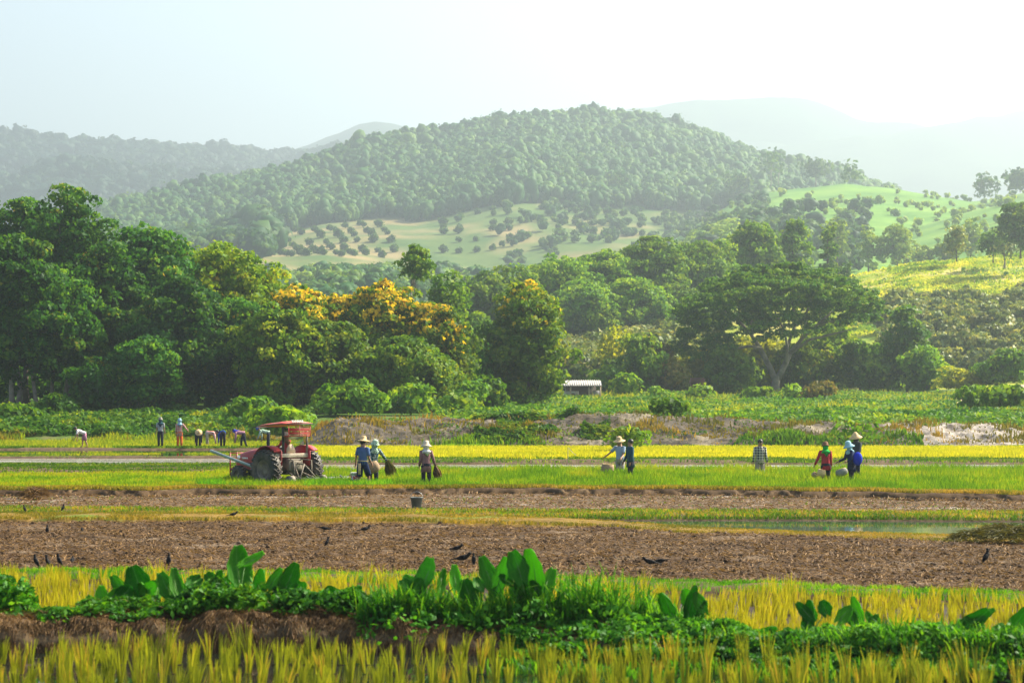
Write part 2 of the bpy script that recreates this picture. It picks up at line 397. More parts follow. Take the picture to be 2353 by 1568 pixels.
def bankmat():
    m, nt, p = nodes('bank_earth')
    c = ramp(nt, noise(nt, 1.1, 10, (1, 1, 1), .72), [(.34, (.014, .010, .005)), (.5, (.048, .033, .016)), (.66, (.12, .085, .042))])
    f = ramp(nt, noise(nt, .45, 8, (.7, 1, 1.5), .65), [(.56, (0, 0, 0)), (.66, (1, 1, 1))])
    c = mixc(nt, f, c, (.21, .17, .11))
    g = nt.nodes.new('ShaderNodeMath'); g.operation = 'MULTIPLY'
    g2 = ramp(nt, noise(nt, 1.2, 10, (1, 1, 1), .8), [(.40, (1, 1, 1)), (.52, (.0, .0, .0))])
    nt.links.new(attr(nt, 'chalk'), g.inputs[0]); g.inputs[1].default_value = 1
    c2 = mixc(nt, g2, (.30, .26, .215), (.10, .07, .045))
    c = mixc(nt, g.outputs[0], c, c2)
    nt.links.new(c, p.inputs['Base Color']); p.inputs['Roughness'].default_value = .95
    b = nt.nodes.new('ShaderNodeBump'); b.inputs['Strength'].default_value = .8; b.inputs['Distance'].default_value = .15
    nt.links.new(noise(nt, 2.5, 8), b.inputs['Height']); nt.links.new(b.outputs[0], p.inputs['Normal'])
    return m
M['bank'] = bankmat()
def hillmat(name, greens, bare, scale):
    m, nt, p = nodes(name)
    c = ramp(nt, noise(nt, scale, 8, None, .65), greens)
    f = nt.nodes.new('ShaderNodeMath'); f.operation = 'ADD'; f.use_clamp = True; f.inputs[1].default_value = 0
    n = nt.nodes.new('ShaderNodeMath'); n.operation = 'MULTIPLY_ADD'; n.inputs[1].default_value = 3.0; n.inputs[2].default_value = -1.5
    nt.links.new(noise(nt, scale * .6, 6), n.inputs[0])
    nt.links.new(attr(nt, 'bare'), f.inputs[0])
    k = nt.nodes.new('ShaderNodeMath'); k.operation = 'MULTIPLY'; k.use_clamp = True
    nt.links.new(f.outputs[0], k.inputs[0])
    a = nt.nodes.new('ShaderNodeMath'); a.operation = 'ADD'; a.inputs[1].default_value = 1.0; a.use_clamp = True
    nt.links.new(n.outputs[0], a.inputs[0]); nt.links.new(a.outputs[0], k.inputs[1])
    c = mixc(nt, k.outputs[0], c, bare)
    nt.links.new(c, p.inputs['Base Color']); p.inputs['Roughness'].default_value = 1; p.inputs['Specular IOR Level'].default_value = .1
    return m
M['hillA'] = hillmat('hill_forest_floor', [(.35, (.045, .10, .02)), (.6, (.09, .14, .03))], (.30, .215, .10), .03)
M['hillB'] = hillmat('hill_green', [(.35, (.06, .16, .02)), (.55, (.12, .24, .03)), (.7, (.18, .29, .04))], (.12, .20, .035), .03)
M['hillC'] = hillmat('hill_grass', [(.35, (.12, .20, .015)), (.52, (.25, .29, .02)), (.68, (.40, .38, .04))], (.48, .38, .12), .22)
M['ridge'] = hillmat('ridge_forest', [(.35, (.015, .035, .02)), (.6, (.04, .075, .03))], (.1, .1, .05), .012)

# the one sheet of ground under everything
def build_ground():
    xs = np.concatenate([-np.geomspace(90, 9000, 30)[::-1], np.arange(-88, 88.1, 1.0), np.geomspace(90, 9000, 30)])
    ys = np.concatenate([np.linspace(-60, 60, 7), np.arange(65, 139, 12), np.arange(139, 215, 1.0), np.arange(216, 350, 4), np.geomspace(360, 9000, 24)])
    X, Y = np.meshgrid(xs, ys, indexing='ij')
    px = CX + F * X / np.maximum(Y, 1)
    Z = plateau(px, Y) + np.where((Y > 150) & (Y < 345), fbm(X / 6, Y / 6, 2) * .25, 0) - np.where(Y < 139.5, .12, 0)
    ny = len(ys); i = np.arange(len(xs) - 1)[:, None] * ny + np.arange(ny - 1)[None, :]
    me = mesh('ground', np.stack([X, Y, Z], -1).reshape(-1, 3), np.stack([i, i + ny, i + ny + 1, i + 1], -1).reshape(-1, 4), mat=M['ground'])
    tag(link('ground', me), 'green level ground under the fields, weeds and trees', None, None, 'structure')
build_ground()
W0, W1 = -1300, 3700
flat = lambda z, a=.0, s=1., seed=1: (lambda px, t, X, Y: z + a * fbm(X / s, Y / s, seed))
# foreground paddy water
strip('paddy_water', const(8), L1, -3500, 5500, 60, 20, flat(-.03), M['water'], 'dark still water between the front rice stubble')
strip('paddy_mud', L2, L3, W0, W1, 300, 60, flat(-.02, .05, .5, 3), M['mud_dark'], 'dark wet soil under the yellow rice stubble')
def bund(name, fa, fb, px0, px1, h, mat, label, seed, nx=500, ny=14, rough=.35, sc=.6, steep=.45, dip=-.04, cut=0):
    def hf(px, t, X, Y):
        hh = h(px) if callable(h) else h
        p = np.clip(np.minimum(t / .22, (1 - t) / .3), 0, 1) ** steep
        z = hh * p * (1 + rough * fbm(X / sc, Y / sc, seed, 5)) + dip * (1 - p)
        if cut: z = z - cut * p * (t < .35) * np.clip((vn(X * 5.2, Y * .2, seed + 5) - .5) * 6, 0, 1) * (vn(X / 4., Y * 0, seed + 8) > .4)
        return z
    return strip(name, fa, fb, px0, px1, nx, ny, hf, mat, label)
SB_H = lambda px: np.interp(px, [0, 150, 500, 880, 1050, 1300, 2352], [.27, .31, .38, .34, .25, .20, .15])
bund('straw_bund', L1, L2, W0, W1, SB_H, M['bund_earth'], 'dark earth bund heaped with old straw in the foreground', 11, 1000, 24, .5, .35)
bund('grassy_bund', L3, L4, W0, W1, .10, M['bund_earth'], 'low dark bund behind the yellow stubble', 12, 400, 10, .5, .5)
PH = lambda px, t, X, Y: .0 + .09 * fbm(X / 3.2, Y / .8, 15) + .06 * np.abs(fbm(X / .24, Y / .24, 16, 5)) + .03 * (vn(X / .12, Y / .12, 17) - .5)
strip('ploughed_field', L4, L5, W0, W1, 1200, 220, PH, M['plough'], 'brown ploughed field of broken clods where black birds feed')
bund('tan_grass_bund', L5, L6, W0, W1, lambda px: np.interp(px, [1176, 1650], [.13, .03]), M['tan_grass'], 'low bund of dry tan grass behind the ploughed field', 18, 500, 10, .5, 1.2)
strip('pond_water', L6, L7, 1180, W1, 80, 14, flat(-.03), M['water_mid'], 'long strip of greenish water reflecting the hills')
bund('weedy_bund', L7, L8, W0, W1, .08, M['bund_earth'], 'weedy green and brown bund on the far side of the water strip', 19, 500, 10, .5, 1.0)
strip('mud_strip', L8, L9, W0, W1, 600, 90, lambda px, t, X, Y: .02 + .05 * np.abs(fbm(X / .8, Y / .5, 20, 5)) + .05 * fbm(X / 3, Y / 3, 22), M['mud_pale'], 'pale wet mud strip with silvery puddles')
bund('cut_bund', L9, L10, W0, W1, .21, M['cut_earth'], 'earth bund cut by spade strokes in front of the green rice', 23, 1100, 16, .22, .7, cut=.10)
strip('rice_field', L10, L11, W0, W1, 200, 30, flat(-.0, .05, 2, 4), M['rice_floor'], 'bed of the bright green rice field where people stand')
# behind the green rice, right side
strip('water_channel', L11, const(111), 690, W1, 60, 8, flat(-.03), M['water_pale'], 'thin bright line of water behind the green rice')
bund('low_bund', const(111), const(117.5), 690, W1, .12, M['bund_earth'], 'brown and green bund in front of the yellow rice', 24, 400, 10, .6, 1.6)
strip('yellow_rice_field', const(117.5), const(141), 690, W1, 120, 20, flat(-.0, .04, 2, 5), M['rice_floor_y'], 'bed of the bright yellow rice field')
# left side
bund('weedy_low_bund', L11, const(109), W0, 700, .10, M['bund_earth'], 'weed covered bund behind the green rice at the left', 25, 300, 12, .6, 1.6)
strip('silver_water', const(108.8), const(121.5), W0, 700, 50, 8, flat(-.03), M['water_pale'], 'silvery strip of flooded paddy')
bund('dark_bund', const(121.5), const(124), W0, 700, .07, M['bund_earth'], 'narrow dark bund between two flooded strips', 26, 300, 8, .4, 1.6)
strip('mirror_water', const(123.8), const(141), W0, 700, 50, 8, flat(-.03), M['water'], 'flooded strip mirroring the standing farm workers')
bund('planting_bund', const(140.6), const(143.5), W0, 700, .06, M['bund_earth'], 'low muddy bund where the farm workers plant seedlings', 27, 300, 8, .6, 1.6, dip=-.04)
strip('seedling_bed', const(143.2), const(161), W0, 716, 120, 20, flat(-.0, .05, 2, 6), M['water_mid'], 'wet bed planted with rows of young rice seedlings')

# earth bank behind the yellow rice
BT = {-1500: 958, 700: 960, 730: 956, 820: 957, 950: 963, 1100: 962, 1250: 955, 1400: 948, 1500: 952, 1600: 960, 1700: 958, 1850: 968, 2000: 969, 2150: 968, 2250: 972, 2352: 980, 3050: 990}
def bankz(px, t, X, Y):
    top = zat(K(px, BT) + 7, 147)
    p = np.interp(t, [0, .1, .45, .6, .8, 1], [-.05, .28, .8, 1.0, .95, .5])
    end = np.clip((px - 680) / 90, 0, 1)
    return top * p * end + (.42 * fbm(X / 1.8, Y / 1.6, 61, 5) + .26 * np.abs(fbm(X / .5, Y / .5, 62, 4))) * np.clip(t * 6, 0, 1) * np.clip((1 - t) * 5, .3, 1) * end
strip('earth_bank', const(140.8), const(152), 690, W1, 700, 60, bankz, M['bank'], 'rough brown and whitish earth bank along the back of the yellow rice', attrs={'chalk': lambda px, t, X, Y: np.clip((px - 1990) / 120, 0, 1) * (1 - .3 * (vn(X / 3, Y / 3, 5) > .6))})

# hills
def hill(name, fn, px0, px1, y0, y1, nx, ny, mat, label, bare=None):
    px = np.linspace(px0, px1, nx)[:, None] + np.zeros((1, ny)); Y = np.geomspace(y0, y1, ny)[None, :] + np.zeros((nx, 1))
    Z = fn(px, Y); X = xat(px, Y)
    i = np.arange(nx - 1)[:, None] * ny + np.arange(ny - 1)[None, :]
    me = mesh(name, np.stack([X, Y, Z], -1).reshape(-1, 3), np.stack([i, i + ny, i + ny + 1, i + 1], -1).reshape(-1, 4), mat=mat)
    vattr(me, 'bare', bare(px, Y, X, Z) if bare is not None else np.zeros(px.shape))
    tag(link(name, me), label, None, None, 'structure')
def bareA(px, Y, X, Z):
    Y = un(Y); py = 0
    m = np.clip((px - 420) / 60, 0, 1) * np.clip((1720 - px) / 200, 0, 1) * np.clip((Y - 820) / 60, 0, 1) * np.clip((K(px, BA) + 28 * 0 + 1190 - Y) / 60, 0, 1) * (Y < 1160)
    return m * np.clip(.06 + 1.6 * fbm(X / 30, Y / 22, 71) + .55 * np.clip((980 - px) / 120, 0, 1), 0, .8)
hill('hill', hillA, -1300, 3700, 345, 3400, 320, 170, M['hillA'], 'broad forested hill with bare tan orchard plots at its foot', bareA)
hill('hill', hillB, 1150, 3700, 560, 2300, 200, 120, M['hillB'], 'long light green hill beyond the valley on the right', lambda px, Y, X, Z: np.clip(fbm(X / 40, Y / 40, 72) * 1.3 - .1, 0, .7) * (Y < 1000))
hill('hill', hillB2, 1700, 3700, 600, 1550, 120, 80, M['hillB'], 'smooth pale green shoulder in front of the light green hill')
hill('hill', hillC, 1100, 3700, 340, 700, 220, 120, M['hillC'], 'near sunlit slope of yellowish grass on the right', lambda px, Y, X, Z: np.clip(fbm(X / 8, Y / 14, 73) * 1.6 + .25, 0, .8))
def ridge(name, d, Yr, label, depth=.35, px0=-1300, px1=3700, amp=.012, seed=81):
    def fn(px, Y):
        r = K(px, d); zr = zat(r, Yr); X = xat(px, Y)
        t = np.clip(1 - np.abs(Y - Yr) / (Yr * depth), 0, 1)
        return zr * t ** .9 + Yr * amp * fbm(X / (Yr * .06), Y / (Yr * .05), seed, 6) * np.clip(t * 3, 0, 1) - 1
    hill(name, fn, px0, px1, Yr * (1 - depth), Yr * (1 + depth), 420, 60, M['ridge'], label)
    return fn
R1 = {-1500: 360, -300: 410, 0: 436, 150: 416, 300: 404, 420: 400, 560: 410, 700: 420, 800: 420, 1000: 460, 1200: 520, 3900: 700}
R2 = {-1500: 290, -300: 318, 0: 336, 60: 338, 150: 352, 250: 354, 400: 362, 500: 374, 600: 384, 800: 400, 1100: 480, 3900: 800}
R3 = {-1500: 430, 0: 420, 350: 370, 480: 345, 600: 350, 720: 340, 820: 342, 900: 345, 1100: 350, 1300: 380, 3900: 650}
R4 = {-1500: 480, 500: 380, 700: 320, 830: 286, 900: 284, 980: 298, 1050: 292, 1150: 275, 1300: 262, 1500: 300, 3900: 600}
R5 = {-1500: 470, 900: 330, 1200: 290, 1300: 258, 1400: 222, 1480: 212, 1600: 200, 1700: 206, 1850: 232, 2000: 270, 2200: 300, 2352: 330, 3900: 430}
R6 = {-1500: 700, 1500: 420, 1700: 350, 1800: 325, 1900: 310, 2050: 318, 2200: 300, 2352: 270, 2600: 220, 3900: 150}
f1 = ridge('mountain', R1, 2900, 'nearer blue forested ridge at the left', .3)
f2 = ridge('mountain', R2, 3500, 'higher blue forested ridge behind at the left edge', .3, seed=82)
f3 = ridge('mountain', R3, 3600, 'hazy wooded ridge meeting the flank of the central hill', .3, seed=83)
f4 = ridge('mountain', R4, 5000, 'pale distant crest above the wooded ridge', .25, seed=84, amp=.008)
f6 = ridge('mountain', R6, 4800, 'very faint pale mountain at the right edge', .25, seed=86, amp=.008)
f5 = ridge('mountain', R5, 5200, 'faint mountain in the haze behind the top of the hill', .2, seed=85, amp=.008)

# ---------------------------------------------------------------- leaves
def leaves(P, N, size, rng, out=.9, aspect=1.0, lv=None):
    """a rhombic leaf or leaf spray at every point P, facing roughly along N"""
    n = len(P)
    d = N * out + rng.normal(0, .6, (n, 3)); d /= np.linalg.norm(d, axis=1)[:, None] + 1e-9
    r = rng.normal(0, 1, (n, 3)); a = np.cross(d, r); a /= np.linalg.norm(a, axis=1)[:, None] + 1e-9; b = np.cross(d, a)
    s = (size * rng.uniform(.6, 1.35, n))[:, None]
    fold = d * s * .12
    V = np.stack([P + a * s * .62 * aspect, P + b * s * .42 + fold, P - a * s * .62 * aspect, P - b * s * .42 + fold], 1).reshape(-1, 3)
    i = np.arange(n)[:, None] * 4 + np.arange(4)
    if lv is None: lv = rng.random(n)
    return V, i, lv
def lobe_points(lobes, n, rng, shell=.16, flat_under=.35):
    lobes = np.asarray(lobes, float)
    area = (lobes[:, 3] * lobes[:, 4] + lobes[:, 3] * lobes[:, 5]) ; pr = area / area.sum()
    k = rng.choice(len(lobes), n, p=pr); L = lobes[k]
    d = rng.normal(0, 1, (n, 3)); d /= np.linalg.norm(d, axis=1)[:, None]
    low = d[:, 2] < 0; flip = low & (rng.random(n) < flat_under); d[flip, 2] *= -1
    r = 1 - np.abs(rng.normal(0, shell, n)); r = np.clip(r, .2, 1.0) * (1 + .09 * rng.normal(0, 1, n) * (rng.random(n) < .35))
    ruf = 1 + .16 * np.sin(d[:, 0] * 7 + k * 1.7) * np.cos(d[:, 2] * 6 + k) * np.sin(d[:, 1] * 6 + k * .6)
    P = L[:, :3] + d * L[:, 3:6] * (r * ruf)[:, None]
    N = d / L[:, 3:6]; N /= np.linalg.norm(N, axis=1)[:, None]
    return P, N, k
def dome_lobes(h, wd, cb, rng, n=26, top=.5, rl=(.20, .34), jit=.9):
    """lobes of a crown from height cb*h to h, width wd; top = where it is widest (0..1 of crown)"""
    out = []; zc0 = cb * h; H = h - zc0
    for i in range(n):
        u = (i + .5) / n; u = u ** .9
        prof = math.sin(math.pi * min(1, max(.03, (u * .5 / top if u < top else .5 + .5 * (u - top) / (1 - top))))) ** .40
        a = i * 2.399 + rng.uniform(-.5, .5); rl_ = rng.uniform(*rl) * wd * (.55 + .45 * prof)
        R = max(0, wd / 2 * prof - rl_ * .75) * rng.uniform(.55, 1.05) * jit
        z = zc0 + rl_ * .6 + u * (H - rl_ * 1.35)
        out.append((R * math.cos(a), R * math.sin(a), z + rng.uniform(-.03, .03) * H, rl_ * rng.uniform(.9, 1.2), rl_ * rng.uniform(.9, 1.2), rl_ * rng.uniform(.65, .9)))
    return out
def crown_mesh(name, lobes, leaf, cover, mat, rng, flowers=None, shell=.16, aspect=1., out=.9, under=.35, clump=1.0):
    A = sum(4 * math.pi * ((l[3] * l[4] + 2 * l[3] * l[5]) / 3) for l in lobes) * .6
    n = int(cover * A / (leaf * leaf * .52))
    rc = clump * max(2.6 * leaf, .55); nc = max(12, int(A * .95 / (math.pi * rc * rc)))
    C, CN, ck = lobe_points(lobes, nc, rng, shell, under)
    cr = rc * rng.uniform(.6, 1.35, nc); q = rng.choice(nc, n, p=cr ** 2 / (cr ** 2).sum())
    d = rng.normal(0, 1, (n, 3)) + CN[q] * .5 + np.array((0, 0, .35)); d /= np.linalg.norm(d, axis=1)[:, None]
    P = C[q] + d * (cr[q] * np.cbrt(rng.uniform(.15, 1, n)))[:, None] * np.array((1.1, 1.1, .7)); N = d * .8 + CN[q] * .4; N /= np.linalg.norm(N, axis=1)[:, None]; k = ck[q]
    keep = np.ones(n, bool)
    g = vn(P[:, 0] / (leaf * 3.2) + 50, P[:, 2] / (leaf * 3.2) + P[:, 1] / (leaf * 4), 5)
    keep &= (g > .30) | (rng.random(n) < .25)
    keep &= P[:, 2] > .15
    P, N, k = P[keep], N[keep], k[keep]
    q = q[keep]; lob_v = rng.random(len(lobes)); cv = rng.random(nc); lv = np.clip(.30 * lob_v[k] + .40 * cv[q] + .42 * rng.random(len(k)) - .06, 0, 1)
    V, Fq, lv = leaves(P, N, leaf, rng, out, aspect, lv)
    mats = [mat]; mi = np.zeros(len(Fq), int)
    if flowers:
        fm, frac, zmin, zmax = flowers
        mats.append(fm)
        clump_ = vn(P[:, 0] / 1.1 + 9, P[:, 2] / 1.0 + P[:, 1] / 1.3, 77)
        up = np.clip((P[:, 2] - zmin) / (zmax - zmin), 0, 1)
        mi = ((clump_ * .55 + .55 * cv[q] > 1.06 - frac * (up ** .7)) & (N[:, 2] > -.25) & (rng.random(len(k)) < .72)).astype(int)
        mi = mi * (up > .0)
    return mesh(name, V, Fq, lv=lv, mat=mats, smooth=False, mi=mi)
def trunk_mesh(name, h, r, lobes, mat, rng, stems=1, nl=7, fork=.35, spread=.0):
    mb = MB()
    for s in range(stems):
        a = rng.uniform(0, 6.28); o = np.array((math.cos(a), math.sin(a), 0)) * spread * (s > 0)
        top = np.array((rng.uniform(-.04, .04) * h, rng.uniform(-.04, .04) * h, h * .8)) + o * 2
        pts = []; n = 6
        for i in range(n + 1):
            u = i / n; pts.append(o * (1 - u) + top * u + np.array((rng.uniform(-1, 1), rng.uniform(-1, 1), 0)) * h * .012 * (0 < i))
        pts[0][2] = -.3
        mb.tube(pts, [r * (1.35 if i == 0 else 1) * (1 - .8 * i / n) for i in range(n + 1)], 8)
        order = rng.permutation(len(lobes))[:nl]
        for q in order:
            L = lobes[q]; zs = max(fork * h, min(L[2] * .7, h * .7)); u = zs / (h * .8); b0 = o * (1 - u) + top * u; b0[2] = zs
            e = np.array(L[:3]); m = (b0 + e) / 2 + np.array((0, 0, -.04 * h)); rr = r * .42 * (1 - .5 * u)
            mb.tube([b0, m, e], [rr, rr * .7, rr * .25], 6)
    return mesh(name, np.vstack(mb.V), np.vstack(mb.F4), np.vstack(mb.F3), mat=mat)
TC = [0]
def tree(px, Y, top, wpx, label, name='tree', cat='tree', mat='leaf_mid', bark='bark', leaf=None, cb=.15, cover=1.35, group=None, lob=26, wid=.5, flowers=None, base=None,
         stems=1, rl=(.20, .34), tr=None, under=.35, nl=7, shell=.16, spread=0, jit=.9, fork=.35, clump=1.0):
    """a tree whose foot stands at column px and distance Y, whose tip reaches row `top`, crown wpx wide"""
    TC[0] += 1; rng = np.random.default_rng(100 + TC[0])
    if Y > 700: leaf = leaf * float(wu(Y)) / Y; Y = float(wu(Y))
    z0 = float(zg(px, Y)) if base is None else zat(base, Y)
    h = zat(top, Y) - z0; wd = wpx * Y / F; leaf = leaf or (.0016 * Y)
    root = empty(name, (xat(px, Y), Y, z0)); tag(root, label, cat, group)
    lobes = dome_lobes(h * .985, wd * 1.08, cb, rng, int(lob * (1.9 if lob >= 20 else 1.2)), wid, (rl[0] * .72, rl[1] * .80), jit * 1.05)
    fl = None
    if flowers: fl = (M['flower'], flowers[0], h * flowers[1], h)
    link('crown', crown_mesh('crown', lobes, leaf, cover, M[mat], rng, fl, shell, under=under, clump=clump), root)
    link('trunk', trunk_mesh('trunk', h, tr or (.012 * h + .05), lobes, M[bark], rng, stems, nl, fork, spread), root)
    return root

# --- the dark wood on the left
GL = 'trees of the tall wood on the left'
T = lambda *a, **k: tree(*a, **k)
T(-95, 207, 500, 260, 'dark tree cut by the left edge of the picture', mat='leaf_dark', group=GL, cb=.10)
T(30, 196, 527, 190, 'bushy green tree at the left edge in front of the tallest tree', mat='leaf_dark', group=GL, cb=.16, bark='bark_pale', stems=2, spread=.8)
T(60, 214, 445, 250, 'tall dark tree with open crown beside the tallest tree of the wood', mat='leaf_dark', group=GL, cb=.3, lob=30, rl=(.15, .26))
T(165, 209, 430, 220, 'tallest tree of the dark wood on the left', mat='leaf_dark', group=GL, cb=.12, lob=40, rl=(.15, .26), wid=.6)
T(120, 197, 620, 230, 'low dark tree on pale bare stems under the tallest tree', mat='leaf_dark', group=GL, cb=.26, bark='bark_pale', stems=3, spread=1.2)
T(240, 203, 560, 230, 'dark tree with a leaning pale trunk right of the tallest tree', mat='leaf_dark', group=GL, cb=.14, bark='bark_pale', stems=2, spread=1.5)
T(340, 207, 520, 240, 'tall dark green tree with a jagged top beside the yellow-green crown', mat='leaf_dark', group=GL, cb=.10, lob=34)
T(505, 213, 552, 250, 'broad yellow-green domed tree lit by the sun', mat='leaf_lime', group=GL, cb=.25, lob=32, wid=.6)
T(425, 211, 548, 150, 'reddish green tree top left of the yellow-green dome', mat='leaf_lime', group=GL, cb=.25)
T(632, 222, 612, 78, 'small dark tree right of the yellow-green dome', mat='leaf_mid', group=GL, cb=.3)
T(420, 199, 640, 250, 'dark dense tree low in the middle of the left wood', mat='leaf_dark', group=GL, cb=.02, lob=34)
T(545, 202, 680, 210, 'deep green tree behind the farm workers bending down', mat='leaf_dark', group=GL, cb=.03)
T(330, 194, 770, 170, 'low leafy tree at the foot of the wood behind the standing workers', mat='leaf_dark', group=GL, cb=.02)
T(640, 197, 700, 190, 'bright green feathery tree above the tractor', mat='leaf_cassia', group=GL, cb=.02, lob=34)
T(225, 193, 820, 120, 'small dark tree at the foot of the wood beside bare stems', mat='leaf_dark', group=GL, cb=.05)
GC = 'trees with orange blossom'
T(690, 209, 660, 200, 'orange flowering tree standing left of the other orange trees', mat='leaf_cassia', group=GC, cb=.08, lob=34, flowers=(.74, .62), name='flowering_tree')
T(790, 211, 676, 190, 'small orange flowering crown between two larger flowering trees', mat='leaf_cassia', group=GC, cb=.1, flowers=(.74, .60), name='flowering_tree')
T(885, 207, 650, 220, 'tallest tree with orange blossom in the middle of the picture', mat='leaf_cassia', group=GC, cb=.03, lob=40, flowers=(.76, .50), name='flowering_tree')
T(990, 205, 694, 180, 'round tree with orange blossom at the right end of the wood', mat='leaf_cassia', group=GC, cb=.04, lob=34, flowers=(.68, .45), name='flowering_tree')
T(1212, 216, 645, 200, 'lone dark green tree with few orange flowers left of the shed', mat='leaf_cassia', group=GC, cb=.0, lob=46, wid=.42, flowers=(.42, .5), name='flowering_tree', rl=(.15, .27))
T(755, 199, 735, 190, 'green tree in front of the orange blossom above the tractor roof', mat='leaf_cassia', group=GL, cb=.0, lob=34)
T(930, 199, 780, 230, 'wide dark tree under the orange blossom', mat='leaf_cassia', group=GL, cb=.0, lob=36)
T(955, 262, 560, 80, 'slender tall tree with a small round crown on a bare trunk', mat='leaf_mid', clump=.6, cb=.77, lob=18, bark='bark_pale', rl=(.24, .38), tr=.28, fork=.7)
T(1035, 252, 626, 95, 'drooping mid-green tree right of the slender tall tree', mat='leaf_mid', cb=.3, lob=26)
# --- middle trees behind
GM = 'domed trees on the rise behind the shed'
for px, Y, top, wp, lb in ((1110, 380, 628, 150, 'domed tree behind the lone dark tree, first of the row'), (1185, 398, 608, 120, 'small domed tree above the lone dark tree'),
    (1285, 432, 584, 190, 'broad domed tree right above the lone dark tree'), (1395, 440, 572, 170, 'domed tree in the middle of the row behind the shed'),
    (1500, 445, 548, 190, 'highest broad dome of the row behind the shed'), (1605, 450, 553, 150, 'domed tree just left of the spreading umbrella tree'),
    (1450, 425, 640, 180, 'lower dark dome in front of the highest dome'), (1340, 420, 650, 170, 'lower dark dome above the shed'), (1560, 430, 655, 110, 'dark lower dome beside the left tips of the umbrella tree'),
    (1655, 455, 556, 80, 'narrow domed tree behind the top of the umbrella tree'), (1090, 300, 730, 130, 'dark tree filling the gap left of the lone dark tree')):
    T(px, Y, top, wp, lb, mat='leaf_mid', group=GM, cb=.1, lob=32, wid=.6, leaf=.5)
GO = 'tall trees above the umbrella tree'
T(1735, 470, 506, 130, 'wide grey-green tree rising above the umbrella tree', mat='leaf_mid', group=GO, cb=.2, lob=28, leaf=.65, clump=.7)
T(1828, 475, 495, 76, 'upright grey-green tree beside the wide one above the umbrella tree', mat='leaf_mid', group=GO, cb=.15, lob=24, leaf=.6, clump=.7)
T(1905, 460, 496, 30, 'thin ivy-covered tree standing alone on the skyline of the valley', mat='leaf_rain', cb=.05, lob=18, leaf=.5, rl=(.4, .75), wid=.3, group=GO, clump=.35)
T(1938, 455, 596, 34, 'small leaning ivy-covered stump beside the thin tree', mat='leaf_rain', cb=.1, lob=10, leaf=.6, rl=(.3, .5), group=GO)
# --- around the umbrella tree
GU = 'trees and bushes beside the umbrella tree'
T(1672, 292, 800, 100, 'dark columnar tree left of the umbrella tree trunk', mat='leaf_mid', group=GU, cb=.0, lob=24, wid=.4)
T(1640, 308, 795, 130, 'yellowish tree behind the dark columnar one', mat='leaf_yellow', group=GU, cb=.05)
T(1845, 306, 800, 140, 'green tree right behind the umbrella tree trunk', mat='leaf_lime', group=GU, cb=.0, lob=28)
T(1900, 318, 745, 140, 'sunlit tree under the right tips of the umbrella tree', mat='leaf_lime', group=GU, cb=.02, lob=28)
T(1975, 304, 790, 90, 'mid-green tree in the gap right of the umbrella tree', mat='leaf_mid', group=GU, cb=.0)
T(2030, 308, 800, 90, 'bushy tree left of the dark pointed tree', mat='leaf_mid', group=GU, cb=.0)
T(2085, 306, 706, 95, 'dark pointed tree at the foot of the orchard slope', mat='leaf_rain', group=GU, cb=.02, lob=32, wid=.3)
T(2128, 300, 800, 90, 'rounded green tree at the right foot of the pointed tree', mat='leaf_mid', group=GU, cb=.0)
T(1750, 322, 775, 170, 'yellow-green tree seen through the fork of the umbrella tree', mat='leaf_yellow', group=GU, cb=.05)
T(1472, 288, 768, 84, 'dark green tree right of the yellow bamboo', mat='leaf_mid', cb=.04, lob=24)
T(1430, 296, 742, 95, 'feathery yellow-green bamboo clump behind the shed', name='bamboo', cat='bamboo', mat='leaf_yellow', cb=.05, lob=22, rl=(.14, .24), stems=5, spread=1.0, jit=1.1)
GR = 'trees on the grassy ridge at the right edge'
T(2198, 490, 512, 52, 'narrow tree on the grassy ridge, farthest from the picture edge', mat='leaf_olive', group=GR, cb=.1, lob=16, leaf=.6, clump=.6, rl=(.25, .4), base=597)
T(2282, 480, 530, 66, 'middle tree of the three on the grassy ridge', mat='leaf_mid', group=GR, cb=.2, lob=16, leaf=.6, clump=.6, rl=(.25, .4), base=600)
T(2345, 470, 458, 96, 'largest tree on the grassy ridge, cut by the picture edge', mat='leaf_mid', group=GR, cb=.1, lob=22, leaf=.6, clump=.6, base=590)
T(2308, 465, 565, 34, 'sapling with a bare pale trunk on the grassy slope', mat='leaf_olive', group=GR, cb=.55, lob=8, leaf=.6, base=612, bark='bark_pale', tr=.2)
GV = 'pale trees in the misty valley'
for px, top, wp, bs, lb in ((1925, 500, 60, 600, 'pale tree right behind the thin ivy-covered tree'), (1996, 518, 50, 612, 'pale slender tree in the misty valley'), (2062, 516, 90, 612, 'broad pale yellow tree in the misty valley'),
                        (2122, 568, 56, 612, 'low pale round tree right of the broad pale one'), (2232, 498, 60, 600, 'pale tree behind the narrow ridge tree'), (2170, 556, 50, 604, 'dim bluish tree behind the grassy ridge')):
    T(px, 690, top, wp, lb, mat='leaf_farlight', group=GV, cb=.15, lob=18, leaf=.9, base=bs + 12, clump=.5)
T(1960, 1060, 383, 26, 'tiny lone tree on the crest of the light green hill', mat='leaf_far', cb=.1, lob=9, leaf=1.7, base=418, rl=(.3, .45))
T(2263, 1040, 414, 36, 'small lone tree where the light green hill meets the right ridge', mat='leaf_far', cb=.1, lob=10, leaf=1.7, base=452, rl=(.3, .45))
T(2345, 1000, 395, 50, 'bluish tree on the hill crest at the right picture edge', mat='leaf_far', cb=.1, lob=10, leaf=1.7, base=440, rl=(.3, .45))

